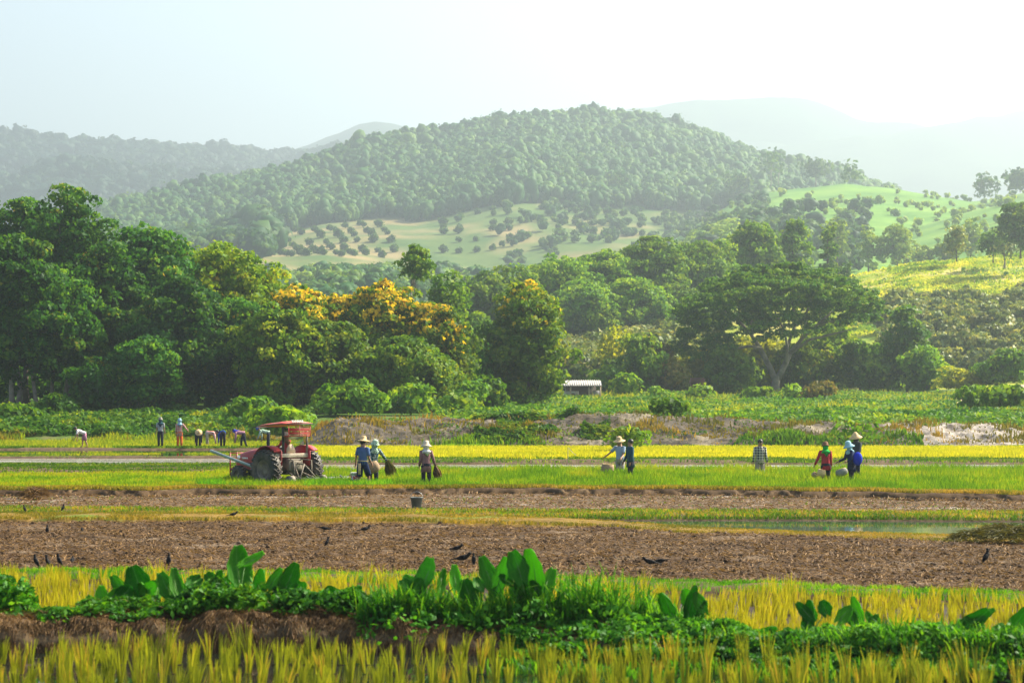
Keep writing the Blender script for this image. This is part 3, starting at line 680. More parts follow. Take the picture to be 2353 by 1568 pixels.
# --- the umbrella-shaped rain tree
def rain_tree():
    Y = 300.0; px = 1782; z0 = zat(908, Y); s = F / Y; rng = np.random.default_rng(5)
    root = empty('rain_tree', (xat(px, Y), Y, z0)); tag(root, 'huge umbrella-shaped tree with a forked pale trunk', 'tree')
    P = lambda x, y, d=0.: np.array(((x - px) / s, d, (908 - y) / s))
    # crown outline: upper surface of the umbrella and its lower rim
    up = {1545: 705, 1570: 680, 1620: 645, 1700: 610, 1780: 600, 1860: 603, 1930: 628, 1990: 655, 2025: 690}
    lo = {1545: 820, 1580: 835, 1640: 810, 1700: 795, 1760: 780, 1820: 775, 1880: 760, 1940: 745, 2000: 735, 2025: 715}
    ku, kl = sorted(up), sorted(lo)
    lobes = []
    for i in range(540):
        r = math.sqrt(rng.random()); a = rng.uniform(0, 2 * math.pi)
        x = 1785 + 232 * r * math.cos(a); d = 11.5 * r * math.sin(a)
        yu = np.interp(x, ku, [up[k] for k in ku]); yl = np.interp(x, kl, [lo[k] for k in kl])
        back = abs(math.sin(a)) * r                 # the umbrella falls away towards and behind the viewer too
        u = rng.random() ** 1.3
        y = yu + back * 62 * (1 if d < 0 else .8) + 6 + u * (yl - yu) * (.42 + .58 * r ** 1.5) * .9
        y = min(y, yl - 4)
        w_ = rng.uniform(.7, 1.5)
        c = P(x, y, d); lobes.append((*c, w_ * rng.uniform(.9, 1.3), w_, rng.uniform(.22, .45)))
    link('crown', crown_mesh('crown', lobes, .28, 1.45, M['leaf_rain'], rng, shell=.2, under=.6, out=1.1, clump=.45), root)
    tk = MB()
    tk.tube([P(1782, 915), P(1781, 890), P(1783, 868), P(1785, 862)], [.75, .55, .50, .40], 12)
    tk.build('trunk', M['bark_rain'], root)
    limbs = [
        [(1781, 872), (1766, 838), (1748, 800), (1728, 768), (1700, 735), (1660, 705)],
        [(1748, 800), (1722, 795), (1690, 800), (1660, 790), (1610, 782)],
        [(1785, 872), (1803, 838), (1815, 812), (1845, 775), (1880, 745), (1930, 700)],
        [(1803, 838), (1808, 800), (1800, 760), (1770, 700), (1750, 650)],
        [(1815, 812), (1860, 780), (1920, 765), (1960, 755)],
        [(1728, 768), (1725, 720), (1735, 670), (1720, 630)],
        [(1845, 775), (1850, 720), (1870, 670), (1880, 630)],
        [(1880, 745), (1930, 735), (1985, 690)],
        [(1808, 800), (1830, 740), (1820, 680), (1815, 640)],
    ]
    for q, l in enumerate(limbs):
        mb = MB(); n = len(l); dd = rng.uniform(-4, 4); r0 = .42 if q in (0, 2) else .22
        pts = [P(x, y, dd * (i / (n - 1)) if q in (0, 2) else dd * (.3 + .7 * i / (n - 1)) * .6) for i, (x, y) in enumerate(l)]
        mb.tube(pts, [r0 * (1 - .75 * i / (n - 1)) for i in range(n)], 8)
        mb.build('limb', M['bark_rain'], root)
rain_tree()

# --- bushes that stand alone
def bush(px, base, wpx, hpx, Y, label, mat='leaf_mid', group=None, name='bush', leaf=None, lob=12):
    TC[0] += 1; rng = np.random.default_rng(100 + TC[0]); s = F / Y
    z0 = max(float(zg(px, Y)), zat(base, Y)) if base is None else zat(base, Y)
    h, wd = hpx / s, wpx / s
    lobes = dome_lobes(h, wd, -.1, rng, lob, .35, (.24, .4))
    o = link(name, crown_mesh(name, lobes, leaf or .0016 * Y, 1.7, M[mat], rng), None, (xat(px, Y), Y, z0))
    return tag(o, label, 'bush', group)
GB = 'bushes at the edge of the trees'
for a in ((1405, 896, 62, 44, 285, 'round clipped-looking bright green bush beside the shed', 'weed'), (1408, 870, 50, 36, 292, 'smaller bright green bush above the round one', 'weed'),
          (1530, 893, 115, 62, 290, 'russet and green bush with reddish leaves', 'leaf_russet'), (1500, 850, 90, 60, 300, 'brownish leafy bush behind the russet one', 'leaf_russet'),
          (1440, 905, 50, 40, 280, 'dark green bush right of the round bright one', 'leaf_mid'), (2190, 893, 66, 40, 290, 'brilliant yellow-green bush at the end of the tree row', 'leaf_yellow'),
          (2225, 893, 50, 28, 286, 'low yellow-green bush on the slope beside the sandy path', 'leaf_yellow'), (2320, 880, 110, 66, 285, 'green bush behind the sandy path', 'weed'), (2275, 886, 90, 40, 290, 'darker bush left of the green one by the path', 'leaf_mid'),
          (2250, 935, 90, 40, 200, 'dark weedy bush in front of the sandy path', 'leaf_mid'), (2320, 935, 90, 45, 195, 'dark weedy bush at the right edge below the path', 'leaf_mid'),
          (1880, 915, 60, 24, 260, 'brown dry bush right of the umbrella tree foot', 'leaf_russet'), (1600, 918, 44, 24, 262, 'small dark bush at the left of the columnar tree', 'leaf_mid'),
          (1745, 922, 60, 24, 262, 'small dark bush left of the umbrella tree foot', 'leaf_mid'), (1830, 918, 50, 22, 262, 'small dark bush right of the umbrella tree foot', 'leaf_mid'),
          (1515, 923, 44, 22, 258, 'dark rounded shrub in the bright grass', 'leaf_mid'), (1080, 930, 50, 44, 190, 'yellow-green bush at the right end of the wood', 'weed'),
          (1120, 935, 70, 60, 196, 'tangled light green bush left of the lone dark tree', 'weed'), (1060, 945, 60, 34, 188, 'low bush where the wood meets the bank', 'weed'),
          (830, 950, 110, 60, 182, 'leafy bush at the foot of the wood behind the tractor', 'leaf_mid'), (780, 952, 70, 50, 184, 'upright leafy shrub at the foot of the flowering trees', 'weed'),
          (955, 950, 90, 60, 186, 'dark bush at the foot of the round flowering tree', 'leaf_mid'), (30, 985, 110, 36, 178, 'bright leafy bush at the left edge of the grass bank', 'weed'),
          (640, 1000, 130, 40, 160, 'dark green bush behind the tractor canopy', 'leaf_mid'), (560, 975, 110, 30, 172, 'leafy hump above the bending workers', 'leaf_mid'),
          (1435, 1030, 60, 34, 128, 'tuft of weeds in the yellow rice behind the two men', 'rice_green'), (1530, 985, 60, 60, 150, 'feathery shrub on the crest of the earth bank', 'weed'),
          (1985, 1015, 26, 42, 139.5, 'small upright green shrub in front of the earth bank', 'weed'), (1938, 1012, 30, 36, 139.6, 'small green shrub beside the taller one before the bank', 'weed'),
          (130, 950, 90, 22, 190, 'low weedy bush in front of the bare stems', 'weed')):
    bush(*a[:6], mat=a[6], group=GB, leaf=.0022 * a[4] if a[4] < 200 else None)

# --- orchard trees on the slopes (copies share their meshes)
def orchard_proto(mat, leaf, n, seed, h=4.4, wd=5.0, name='orchard_tree', trunkr=.14):
    rng = np.random.default_rng(seed); lobes = dome_lobes(h, wd, .08, rng, 9, .45, (.26, .4))
    return crown_mesh('crown', lobes, leaf, n, M[mat], rng, clump=(.32 if leaf > 1 else .55)), trunk_mesh('trunk', h, trunkr, lobes, M['bark'], rng, nl=3)
prot = [orchard_proto('leaf_olive', .55, 1.5, 301 + i) for i in range(4)]
def orchard(px, Y, sc, label, group, pr, k):
    if Y > 700: sc *= float(wu(Y)) / Y; Y = float(wu(Y))
    z = float(zg(px, Y)); r = empty('orchard_tree', (xat(px, Y), Y, z - .2), k * 1.3, sc); tag(r, label, 'tree', group)
    cm, tm = pr[k % len(pr)]
    link('crown', cm, r); link('trunk', tm, r)
k = 0
for row in range(12):                     # slope on the right below the grassy ridge
    Y = 352 + row * 11
    for px in np.arange(2050, 2420, 30):
        p = px + random.uniform(-9, 9) + (row % 2) * 14; py = HOR - (float(zg(p, Y)) - HC) * F / Y
        if py < K(p, {2000: 730, 2120: 700, 2200: 690, 2300: 700, 2420: 690}) or py > 872: continue
        if random.random() < .1: continue
        k += 1; orchard(p, Y + random.uniform(-3, 3), random.uniform(.8, 1.15), 'pale olive orchard tree on the slope below the grassy ridge', 'orchard trees on the slope below the grassy ridge', prot, k)
for row in range(12):                      # between the shed and the umbrella tree
    Y = 318 + row * 9
    for px in np.arange(1290, 1620, 32):
        p = px + random.uniform(-9, 9); py = HOR - (float(zg(p, Y)) - HC) * F / Y
        if py < 765: continue
        k += 1; orchard(p, Y + random.uniform(-3, 3), random.uniform(.9, 1.3), 'grey-green orchard tree between the shed and the umbrella tree', 'orchard trees behind the shed', prot, k)
fp = [orchard_proto('leaf_far', 1.5, 1.4, 321 + i, 5.6, 6.6) for i in range(3)]
for row in range(15):                     # planted plots at the foot of the forested hill
    Y = 850 + row * 21
    for q, px in enumerate(np.arange(600, 1640, 38)):
        p = px + random.uniform(-3, 3) - row * (9 if px < 1000 else 0)
        if p > 1640 or Y > 1150: continue
        py = HOR - (float(zg(p, wu(Y))) - HC) * F / float(wu(Y))
        if py > K(p, {500: 585, 700: 590, 850: 590, 1000: 600, 1250: 590, 1400: 560, 1640: 540}) or py < K(p, BA) - 4: continue
        if random.random() < (.10 if p < 1000 else .3): continue
        k += 1
        orchard(p, Y, random.uniform(.4, .65), 'small round dark tree in a row of the bare tan hillside orchard' if p < 880 else 'small dark tree in the sparse orchard below the forested hill',
                'rows of trees on the tan hillside plot' if p < 880 else 'sparse orchard trees below the forested hill', fp, k)

# --- forest masses
def ico2():
    bm = bmesh.new(); bmesh.ops.create_icosphere(bm, subdivisions=2, radius=1); bm.verts.ensure_lookup_table()
    V = np.array([v.co[:] for v in bm.verts]); Fs = np.array([[v.index for v in f.verts] for f in bm.faces]); bm.free(); return V, Fs
ICO = ico2()
def forest(name, n, pxr, Yr, cond, hh, leaf, mat, label, seed, nl=60, wr=(.9, 1.3), zf=zg, warp=True, solid=True):
    rng = np.random.default_rng(seed)
    px = rng.uniform(*pxr, n); Y = rng.uniform(*Yr, n)
    ok = cond(px, Y); px, Y0 = px[ok], Y[ok]; Y = wu(Y0) if warp else Y0; sc = Y / Y0; z = zf(px, Y); m = len(px)
    Ps, Ns, lvs = [], [], []
    h = rng.uniform(*hh, m) * (1 + .3 * (rng.random(m) < .06)) * sc; leaf = leaf * float(sc.mean()); wd = h * rng.uniform(*wr, m) * .5
    tv = np.clip(.55 * rng.random(m) ** 1.4 + .5 * vn(px / 45, Y / 40, seed), 0, 1)
    for lob in range(4):
        a = rng.uniform(0, 6.28, m); R = wd * .42 * (lob > 0)
        c = np.stack([xat(px, Y) + R * np.cos(a), Y + R * np.sin(a), z + h * (.62 if lob == 0 else 1) * rng.uniform(.42, .66, m) + (lob == 0) * h * .18], -1)
        rr = np.stack([wd * rng.uniform(.5, .75, m)] * 2 + [h * rng.uniform(.22, .34, m)], -1)
        d = rng.normal(0, 1, (m, nl // 4, 3)); d /= np.linalg.norm(d, axis=2)[:, :, None]; d[:, :, 2] = np.where(rng.random(d.shape[:2]) < .5, np.abs(d[:, :, 2]), d[:, :, 2])
        Ps.append((c[:, None] + d * rr[:, None] * rng.uniform(.75, 1.05, d.shape[:2])[:, :, None]).reshape(-1, 3)); Ns.append(d.reshape(-1, 3))
        lvs.append(np.clip(.75 * tv[:, None] + .12 * rng.random((m, 1)) + .30 * rng.random(d.shape[:2]) - .10, 0, 1).ravel())
    V, Fq, lv = leaves(np.vstack(Ps), np.vstack(Ns), leaf, rng, 1.3, 1., np.concatenate(lvs))
    if not solid: return tag(link(name, mesh(name, V, Fq, lv=lv, mat=M[mat], smooth=False)), label, None, None, 'stuff')
    IV, IF = ICO; nv = len(IV); Vs, F3, l3, off = [V], [], [], len(V)
    for lob in range(3):
        a = rng.uniform(0, 6.28, m); R = wd * .38 * (lob > 0); r_ = wd * (rng.uniform(.55, .75, m) if lob == 0 else rng.uniform(.38, .6, m))
        c = np.stack([xat(px, Y) + R * np.cos(a), Y + R * np.sin(a), z + h * (rng.uniform(.52, .62, m) if lob == 0 else rng.uniform(.3, .5, m))], -1)
        Q = IV[None] * rng.uniform(.70, 1.2, (m, nv, 1)) * np.stack([r_, r_, h * rng.uniform(.28, .36, m)], -1)[:, None] + c[:, None]
        Vs.append(Q.reshape(-1, 3)); F3.append((np.arange(m)[:, None, None] * nv + IF[None] + off).reshape(-1, 3)); off += m * nv
        l3.append(np.repeat(np.clip(.75 * tv + .12, 0, 1), len(IF)) + rng.uniform(-.06, .06, m * len(IF)))
    me = mesh(name, np.vstack(Vs), Fq, np.vstack(F3), lv=np.concatenate([lv] + l3), mat=M[mat], smooth=True)
    return tag(link(name, me), label, None, None, 'stuff')
forest('forest', 21000, (-260, 2150), (1130, 1440), lambda px, Y: (Y > 1150 + 30 * fbm(px / 90, Y / 90, 91)) & (px < 2060) & (px > -100), (5, 11), 1.1, 'leaf_far', 'dense woodland covering the broad central hill', 401, 36, wr=(.62, .95))
forest('forest', 900, (230, 640), (930, 1150), lambda px, Y: (px < 420 + 200 * (vn(px / 60, Y / 60, 6) > .45)), (7, 14), 2.2, 'leaf_far', 'woodland on the left foot of the central hill', 402, 60)
forest('forest', 900, (560, 1500), (560, 860), lambda px, Y: (vn(px / 70, Y / 50, 8) > .38), (4, 8), 1.3, 'leaf_far', 'low dark trees covering the flat land before the hill', 403, 60)
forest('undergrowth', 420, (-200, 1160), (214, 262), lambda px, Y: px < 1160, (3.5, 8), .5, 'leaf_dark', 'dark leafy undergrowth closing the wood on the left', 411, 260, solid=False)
forest('undergrowth', 520, (1080, 2160), (312, 350), lambda px, Y: px > 1000, (2, 4.5), .55, 'leaf_lime', 'green undergrowth behind the shed and the umbrella tree', 412, 200, solid=False)
forest('scrub', 1300, (600, 1700), (760, 930), lambda px, Y: (vn(px / 60, Y / 40, 9) > .55) | (Y < 830), (2.5, 6), 1.6, 'leaf_farlight', 'hazy scrub along the lower edge of the hillside orchard', 404, 48)
forest('scrub', 800, (1150, 1760), (885, 1140), lambda px, Y: (vn(px / 30, Y / 22, 29) > .56), (2., 5), 1.3, 'leaf_far', 'bluish bushes scattered below the forested hill', 414, 40)
forest('scrub', 650, (1500, 2420), (700, 1060), lambda px, Y: (vn(px / 30, Y / 30, 10) > .45), (.8, 3.2), 1.4, 'leaf_farlight', 'scrub scattered over the light green hill', 405, 16)
forest('scrub', 220, (1500, 2000), (700, 900), lambda px, Y: (vn(px / 30, Y / 30, 11) > .4), (4, 7), 1.6, 'leaf_far', 'bluish bushes in the valley left of the misty trees', 406, 48)
forest('forest', 5200, (-300, 1100), (2060, 2960), lambda px, Y: px > -400, (13, 24), 5.2, 'leaf_ridge', 'woodland on the nearer blue ridge at the left', 407, 40, zf=f1, warp=False)
forest('forest', 3600, (-300, 950), (3050, 3560), lambda px, Y: px > -400, (15, 26), 6.3, 'leaf_ridge', 'woodland on the crest of the higher blue ridge', 408, 32, zf=f2, warp=False)
forest('forest', 3600, (250, 1150), (3100, 3660), lambda px, Y: px > -400, (15, 26), 6.3, 'leaf_ridge', 'woodland on the hazy ridge beside the central hill', 409, 32, zf=f3, warp=False)
# pale-stemmed trees that stand out on the hill
GH = 'tall pale-trunked trees standing out on the forested hill'
for px, Y, top, bs, wp, lb in ((1425, 1180, 395, 470, 30, 'tall pale-trunked tree low on the middle of the forested hill'), (1690, 1150, 405, 470, 46, 'pale-trunked tree with a light crown where forest meets grass'), (1772, 1160, 350, 445, 30, 'thin tall tree with a bare pale trunk near the right end of the forest'),
                           (1790, 1170, 362, 445, 26, 'thin tree with a bare trunk just right of its taller twin'), (1875, 1150, 372, 425, 46, 'broad-topped tree at the right end of the forest')):
    T(px, Y, top, wp, lb, mat='leaf_far', group=GH, cb=.5, lob=8, leaf=1.9, base=bs, rl=(.3, .45), bark='bark_pale', tr=.5)

# ---------------------------------------------------------------- blades: rice, stubble, grass
def blade_mesh(name, x, y, z, h, wd, lean, rng, mat, lv=None, bend=.5):
    n = len(x); a = rng.uniform(0, 2 * np.pi, n); l = lean * rng.uniform(.2, 1, n); b = rng.uniform(0, 2 * np.pi, n)
    sx, sy = np.cos(b) * wd / 2, np.sin(b) * wd / 2 * .5
    dx, dy = np.cos(a) * l * h, np.sin(a) * l * h
    B = np.stack([x, y, z], -1)
    s = np.stack([sx, sy, 0 * sx], -1)
    mid = B + np.stack([dx * .3, dy * .3, h * .55], -1); tip = B + np.stack([dx, dy, h * (1 - bend * l * .5)], -1)
    V = np.stack([B - s, B + s, mid + s * .85, mid - s * .85, tip], 1).reshape(-1, 3)
    i = np.arange(n)[:, None] * 5
    lv = rng.random(n) if lv is None else lv
    me = mesh(name, V, np.hstack([i, i + 1, i + 2, i + 3]), np.hstack([i + 3, i + 2, i + 4]), lv=np.concatenate([lv, lv]), mat=M[mat], smooth=False)
    return me
def scatter(n, px0, px1, fa, fb, rng, bias=1.):
    px = rng.uniform(px0, px1, n); t = rng.random(n) ** bias; Y = fa(px) * (1 - t) + fb(px) * t
    return px, xat(px, Y), Y, t
def stuff(name, me, label): return tag(link(name, me), label, None, None, 'stuff')
def tufts(name, mat, label, fa, fb, px0, px1, gap, nb, hh, seed, wd=.011, spread=.05, lean=.33, z=-.02, miss=.0, row=.5):
    rng = np.random.default_rng(seed); xs, ys = [], []
    ymin = float(min(fa(np.array([px0, 1176., px1])))); ymax = float(max(fb(np.array([px0, 1176., px1]))))
    Y = ymin
    rows = 0
    while Y < ymax:
        x = np.arange(xat(px0, Y), xat(px1, Y), gap) + rng.uniform(-.35, .35) * gap; x = x + rng.normal(0, gap * .22, len(x)); yy = Y + rng.normal(0, gap * .22, len(x))
        px = CX + F * x / yy; ok = (yy > fa(px)) & (yy < fb(px)) & (rng.random(len(x)) > miss) & (vn(x / 1.1, yy / .8, seed) > .16)
        xs.append(x[ok]); ys.append(yy[ok]); Y += row * rng.uniform(.8, 1.2)
    x = np.concatenate(xs); y = np.concatenate(ys); n = len(x)
    th = rng.uniform(.5, 1.2, n) * hh * (1 + .3 * fbm(x / 2, y / 2, seed + 3)); tn = rng.random(n); tl = rng.normal(0, .09, (n, 2))
    k = np.repeat(np.arange(n), nb); m = len(k); a = rng.uniform(0, 6.28, m); r = spread * np.sqrt(rng.random(m)) * rng.uniform(.7, 1.4, n)[k]
    h = th[k] * rng.uniform(.62, 1.08, m)
    bx, by = x[k] + r * np.cos(a), y[k] + r * np.sin(a)
    l = lean * rng.random(m) ** .8; dx = np.cos(a) * l * h + tl[k, 0] * h; dy = np.sin(a) * l * h + tl[k, 1] * h
    b = rng.uniform(-.6, .6, m); s = np.stack([np.cos(b), np.sin(b), 0 * b], -1) * (wd * rng.uniform(.7, 1.5, m) / 2)[:, None]
    B = np.stack([bx, by, np.full(m, z)], -1); mid = B + np.stack([dx * .45, dy * .45, h * .6], -1); tip = B + np.stack([dx, dy, h], -1)
    V = np.stack([B - s, B + s, mid + s, mid - s, tip + s * .35, tip - s * .35], 1).reshape(-1, 3)
    i = np.arange(m)[:, None] * 6
    lv = np.clip(.5 * tn[k] + .55 * rng.random(m), 0, 1); lv2 = np.clip(lv + .12, 0, 1)
    me = mesh(name, V, np.vstack([np.hstack([i, i + 1, i + 2, i + 3]), np.hstack([i + 3, i + 2, i + 4, i + 5])]), lv=np.concatenate([lv, lv2]), mat=M[mat], smooth=False)
    return stuff(name, me, label)
tufts('rice_stubble', 'stubble_front', 'olive-green rice stubble standing in dark water along the front', const(25.2), lambda p: L1(p) - .45, -1000, 3400, .165, 22, .42, 501, wd=.0085, spread=.032, lean=.26, miss=.22, row=.85)
tufts('rice_stubble', 'stubble', 'golden yellow rice stubble behind the straw bund', lambda p: L2(p) + .1, lambda p: L3(p) - .5, -1000, 3400, .16, 18, .40, 502, wd=.0085, spread=.035, lean=.28, miss=.12, row=.7)
R2_ = np.random.default_rng(510)
def field(name, n, px0, px1, fa, fb, h, wd, mat, label, lean=.35, z=0., bias=1., hvar=None, dens=None, lvf=None):
    n = int(n * 1.12)
    px, x, Y, t = scatter(n, px0, px1, fa, fb, R2_, bias)
    if dens is not None:
        ok = dens(px, x, Y, t) > R2_.random(n); px, x, Y, t = px[ok], x[ok], Y[ok], t[ok]
    m = len(px); hh = (h(px, t) if callable(h) else h) * R2_.uniform(.6, 1.15, m)
    zz = z(px, x, Y) if callable(z) else np.full(m, z)
    lv = lvf(px, x, Y, t) if lvf is not None else np.clip(.5 + .8 * fbm(x / 1.2, Y / 1.2, 7) + R2_.normal(0, .22, m), 0, 1)
    return stuff(name, blade_mesh(name, x, Y, zz, hh, wd * R2_.uniform(.7, 1.4, m), lean, R2_, mat, lv), label)
B0, B1 = -500, 2880
GH_ = lambda px, t: np.interp(px, [0, 480, 540, 900, 1300, 2352], [.16, .22, .36, .38, .44, .46]) * (1 + .1 * np.sin(px / 37)) * (.9 + .15 * t)
field('rice_plants', 150000, B0, B1, lambda p: L10(p) - .3, L11, GH_, .032, 'rice_green', 'bright green young rice the people stand in', lvf=lambda px, x, Y, t: np.clip(.35 + .35 * t + .8 * fbm(x / 1.3, Y / 3, 7) + R2_.normal(0, .17, len(px)) + .25 * (px < 450), 0, .93 + .07 * (R2_.random(len(px)) < .06)))
field('yellow_rice', 110000, 700, B1, const(118.2), const(140.2), .30, .05, 'rice_yellow', 'bright yellow young rice in a long band', lean=.25)
field('seedlings', 26000, B0, 712, const(143.6), const(161), .26, .05, 'seedling', 'young seedlings planted in the wet bed by the workers', dens=lambda px, x, Y, t: .25 + .75 * (vn(x / .6, Y / 1.5, 3) > .45))
field('reflection_rice', 9000, B0, 700, const(126), const(130), .12, .04, 'seedling', 'thin green seedlings at the near side of the mirror water', dens=lambda px, x, Y, t: (vn(x / 1.5, Y / 1., 3) > .6) * 1.)
field('wild_grass', 9000, 380, 900, const(78.2), const(81.2), .42, .03, 'tall_grass', 'darker tall grass growing around the tractor wheels', lean=.4, dens=lambda px, x, Y, t: 1. * (vn(x / .9, Y * .2, 33) > .42))
field('wild_grass', 9000, 900, B1, const(78.0), const(81.0), .36, .03, 'tall_grass', 'darker grass clumps along the near side of the rice', lean=.4, dens=lambda px, x, Y, t: 1. * (vn(x / 1.5, Y * .2, 34) > .6))
# grasses on bunds
bz = lambda h, dn=-.02: (lambda px, x, Y: np.full(len(px), h * .6))
field('bund_grass', 30000, B0, B1, L3, L4, .11, .014, 'tall_grass', 'short dark green grass along the bund behind the stubble', z=bz(.08), lean=.6, dens=lambda px, x, Y, t: .4 + .6 * (vn(x / .8, Y / .6, 4) > .4))
field('bund_grass', 36000, B0, B1, L5, L6, lambda px, t: np.interp(px, [1176, 1650], [.11, .06]), .022, 'weed_dry', 'dry tan grass on the bund behind the ploughed field', z=lambda px, x, Y: np.interp(px, [1176, 1650], [.07, .0]), lean=.9)
field('bund_grass', 16000, B0, B1, L7, L8, .12, .024, 'weed', 'green weeds on the bund behind the water strip', z=bz(.10), lean=.9, dens=lambda px, x, Y, t: .1 + .9 * (vn(x / .7, Y / .5, 5) > .5))
field('bund_grass', 7000, B0, B1, lambda p: L7(p) - .05, lambda p: L7(p) + .5, .12, .024, 'weed', 'green fringe hanging over the far edge of the water strip', z=.0, lean=1.)
field('bund_grass', 16000, B0, B1, L7, L8, .10, .024, 'weed_dry', 'dry brownish grass mixed into the weedy bund', z=bz(.10), lean=1.)
field('bund_grass', 9000, B0, B1, lambda p: L6(p) - .3, lambda p: L6(p) + .15, .05, .024, 'weed', 'green fringe at the edge of the water strip', z=0., lean=.7, dens=lambda px, x, Y, t: (vn(x / .9, Y * .1, 6) > .55) * 1.)
field('bund_grass', 34000, B0, B1, lambda p: L10(p) - 1.0, lambda p: L10(p) + .4, .12, .03, 'weed_dry', 'dry fringe of grass on top of the cut bund', z=bz(.36), lean=.8)
field('bund_grass', 16000, B0, B1, lambda p: L10(p) - .2, lambda p: L10(p) + 1.4, .22, .034, 'tall_grass', 'darker grass along the front edge of the green rice', z=0., lean=.6, dens=lambda px, x, Y, t: (vn(x / 1.6, Y * .3, 9) > .45) * 1.)
field('mud_weeds', 5000, B0, B1, L8, L9, .06, .03, 'weed', 'tiny weeds scattered over the pale mud', z=.04, lean=.9, dens=lambda px, x, Y, t: (vn(x / 2, Y / .8, 12) > .62) * 1.)
field('bund_grass', 26000, 690, B1, const(110.8), const(117.8), .16, .05, 'weed', 'weeds on the bund in front of the yellow rice', z=bz(.1), lean=.8, dens=lambda px, x, Y, t: .15 + .85 * (vn(x / 2.5, Y / 1.5, 5) > .45))
field('bund_grass', 26000, B0, 700, const(97), const(109), .12, .045, 'weed', 'weeds on the bund behind the green rice at the left', z=bz(.10), lean=.8, dens=lambda px, x, Y, t: .2 + .8 * (vn(x / 2.5, Y / 1.5, 6) > .4))
field('bund_grass', 6000, B0, 700, const(121.7), const(124), .07, .05, 'weed', 'thin weeds on the narrow dark bund', z=bz(.06), lean=.8, dens=lambda px, x, Y, t: (vn(x / 2.5, Y / 1.5, 7) > .55) * 1.)
field('bund_grass', 9000, B0, 700, const(140.8), const(143.4), .15, .05, 'weed', 'weeds on the low bund beneath the workers', z=bz(.1), lean=.8, dens=lambda px, x, Y, t: (vn(x / 2.5, Y / 1.5, 8) > .4) * 1.)
# grass and weeds on bank and beyond
def cover(name, n, px0, px1, Y0, Y1, h, leaf, mat, label, zf, dens=None, seed=0, blades=False, lump=3.):
    rng = np.random.default_rng(600 + seed); u = rng.random(n); Y = Y0 * (Y1 / Y0) ** u; px = rng.uniform(px0, px1, n); x = xat(px, Y)
    if dens is not None:
        ok = dens(px, x, Y) > rng.random(n); px, x, Y = px[ok], x[ok], Y[ok]
    hmp = np.clip(.35 + 1.3 * fbm(x / lump, Y / lump, seed + 3), .05, 1.3) * h
    g = zf(px, x, Y); m = len(px)
    if blades: return stuff(name, blade_mesh(name, x, Y, g, hmp * rng.uniform(.5, 1.2, m) + .1, leaf * rng.uniform(.7, 1.3, m), .5, rng, mat, np.clip(.5 + fbm(x / 4, Y / 4, seed) + rng.normal(0, .2, m), 0, 1)), label)
    P = np.stack([x, Y, g + hmp * rng.random(m) ** .5], -1); N = np.stack([0 * x, -.4 + 0 * x, 1 + 0 * x], -1)
    V, Fq, lv = leaves(P, N, leaf, rng, .8, 1., np.clip(.45 + 1.0 * fbm(x / lump, Y / lump, seed + 9) + rng.normal(0, .2, m), 0, 1))
    return stuff(name, mesh(name, V, Fq, lv=lv, mat=M[mat], smooth=False), label)
zp = lambda px, x, Y: plateau(px, Y)
def zbank(px, x, Y): t = (Y - 140.8) / (152 - 140.8); return bankz(px, np.clip(t, 0, 1), x, Y)
cover('undergrowth', 60000, B0, 720, 163, 200, .9, .30, 'weed', 'leafy green weeds covering the bank on the left', zp, lambda px, x, Y: .3 + .7 * (vn(x / 4, Y / 3, 2) > .42), 1)
cover('bank_grass', 40000, B0, 720, 160, 196, .5, .10, 'seedling', 'yellow-green grass on the bank at the left', zp, lambda px, x, Y: 1. * (vn(x / 5, Y / 4, 3) > .4), 2, True)
cover('bank_grass', 16000, B0, 720, 160.5, 172, .8, .10, 'weed_dry', 'dry brownish grass at the foot of the left bank', zp, lambda px, x, Y: 1. * (vn(x / 3, Y / 3, 4) > .62), 3, True)
cover('undergrowth', 110000, 1000, B1, 152, 290, .7, .26, 'weed', 'green undergrowth spreading behind the earth bank', zp, lambda px, x, Y: .25 + .75 * (vn(x / 6, Y / 6, 5) > .35), 4, lump=5.)
cover('meadow_grass', 50000, 1230, B1, 190, 300, .7, .14, 'seedling', 'bright grass in front of the shed and the umbrella tree', zp, lambda px, x, Y: 1. * (vn(x / 7, Y / 6, 6) > .45), 5, True)
cover('bank_grass', 14000, 700, 2120, 141, 145.5, .6, .10, 'weed', 'green grass growing up the foot of the earth bank', zbank, lambda px, x, Y: 1. * (vn(x / 5, Y * .0 + 3, 7) > .5 + (Y - 141) * .07) * (px > 850), 6, True)
cover('bank_weeds', 12000, 1090, 1400, 142, 151, .45, .24, 'weed', 'bushy weeds hanging over the middle of the earth bank', zbank, lambda px, x, Y: 1. * (vn(x / 1.7, Y / 1.7, 71) > .45), 7, lump=1.3)
cover('bank_grass', 26000, 700, B1, 141.5, 151, .45, .08, 'weed_dry', 'dry grass tufts on the earth bank', zbank, lambda px, x, Y: .12 + .88 * (vn(x / 1.1, Y / 1.1, 8) > .66), 8, True, 1.2)
cover('bank_weeds', 7000, 800, 2160, 141, 150, .3, .14, 'weed', 'low green weeds dotted over the earth bank', zbank, lambda px, x, Y: 1. * (vn(x / 1.4, Y / 1.2, 18) > .66), 18, False, 1.)
cover('bank_grass', 20000, 700, B1, 140, 141.6, .35, .06, 'tall_grass', 'grass fringe between the yellow rice and the earth bank', lambda px, x, Y: 0 * x, lambda px, x, Y: .3 + .7 * (vn(x / 3, Y, 9) > .4), 9, True)
cover('slope_grass', 90000, 1850, B1, 395, 510, .7, .40, 'slope_blades', 'long yellowish grass on the sunlit slope', lambda px, x, Y: zg(px, Y), lambda px, x, Y: .2 + .8 * (vn(x / 9, Y / 9, 9) > .5), 10, True)
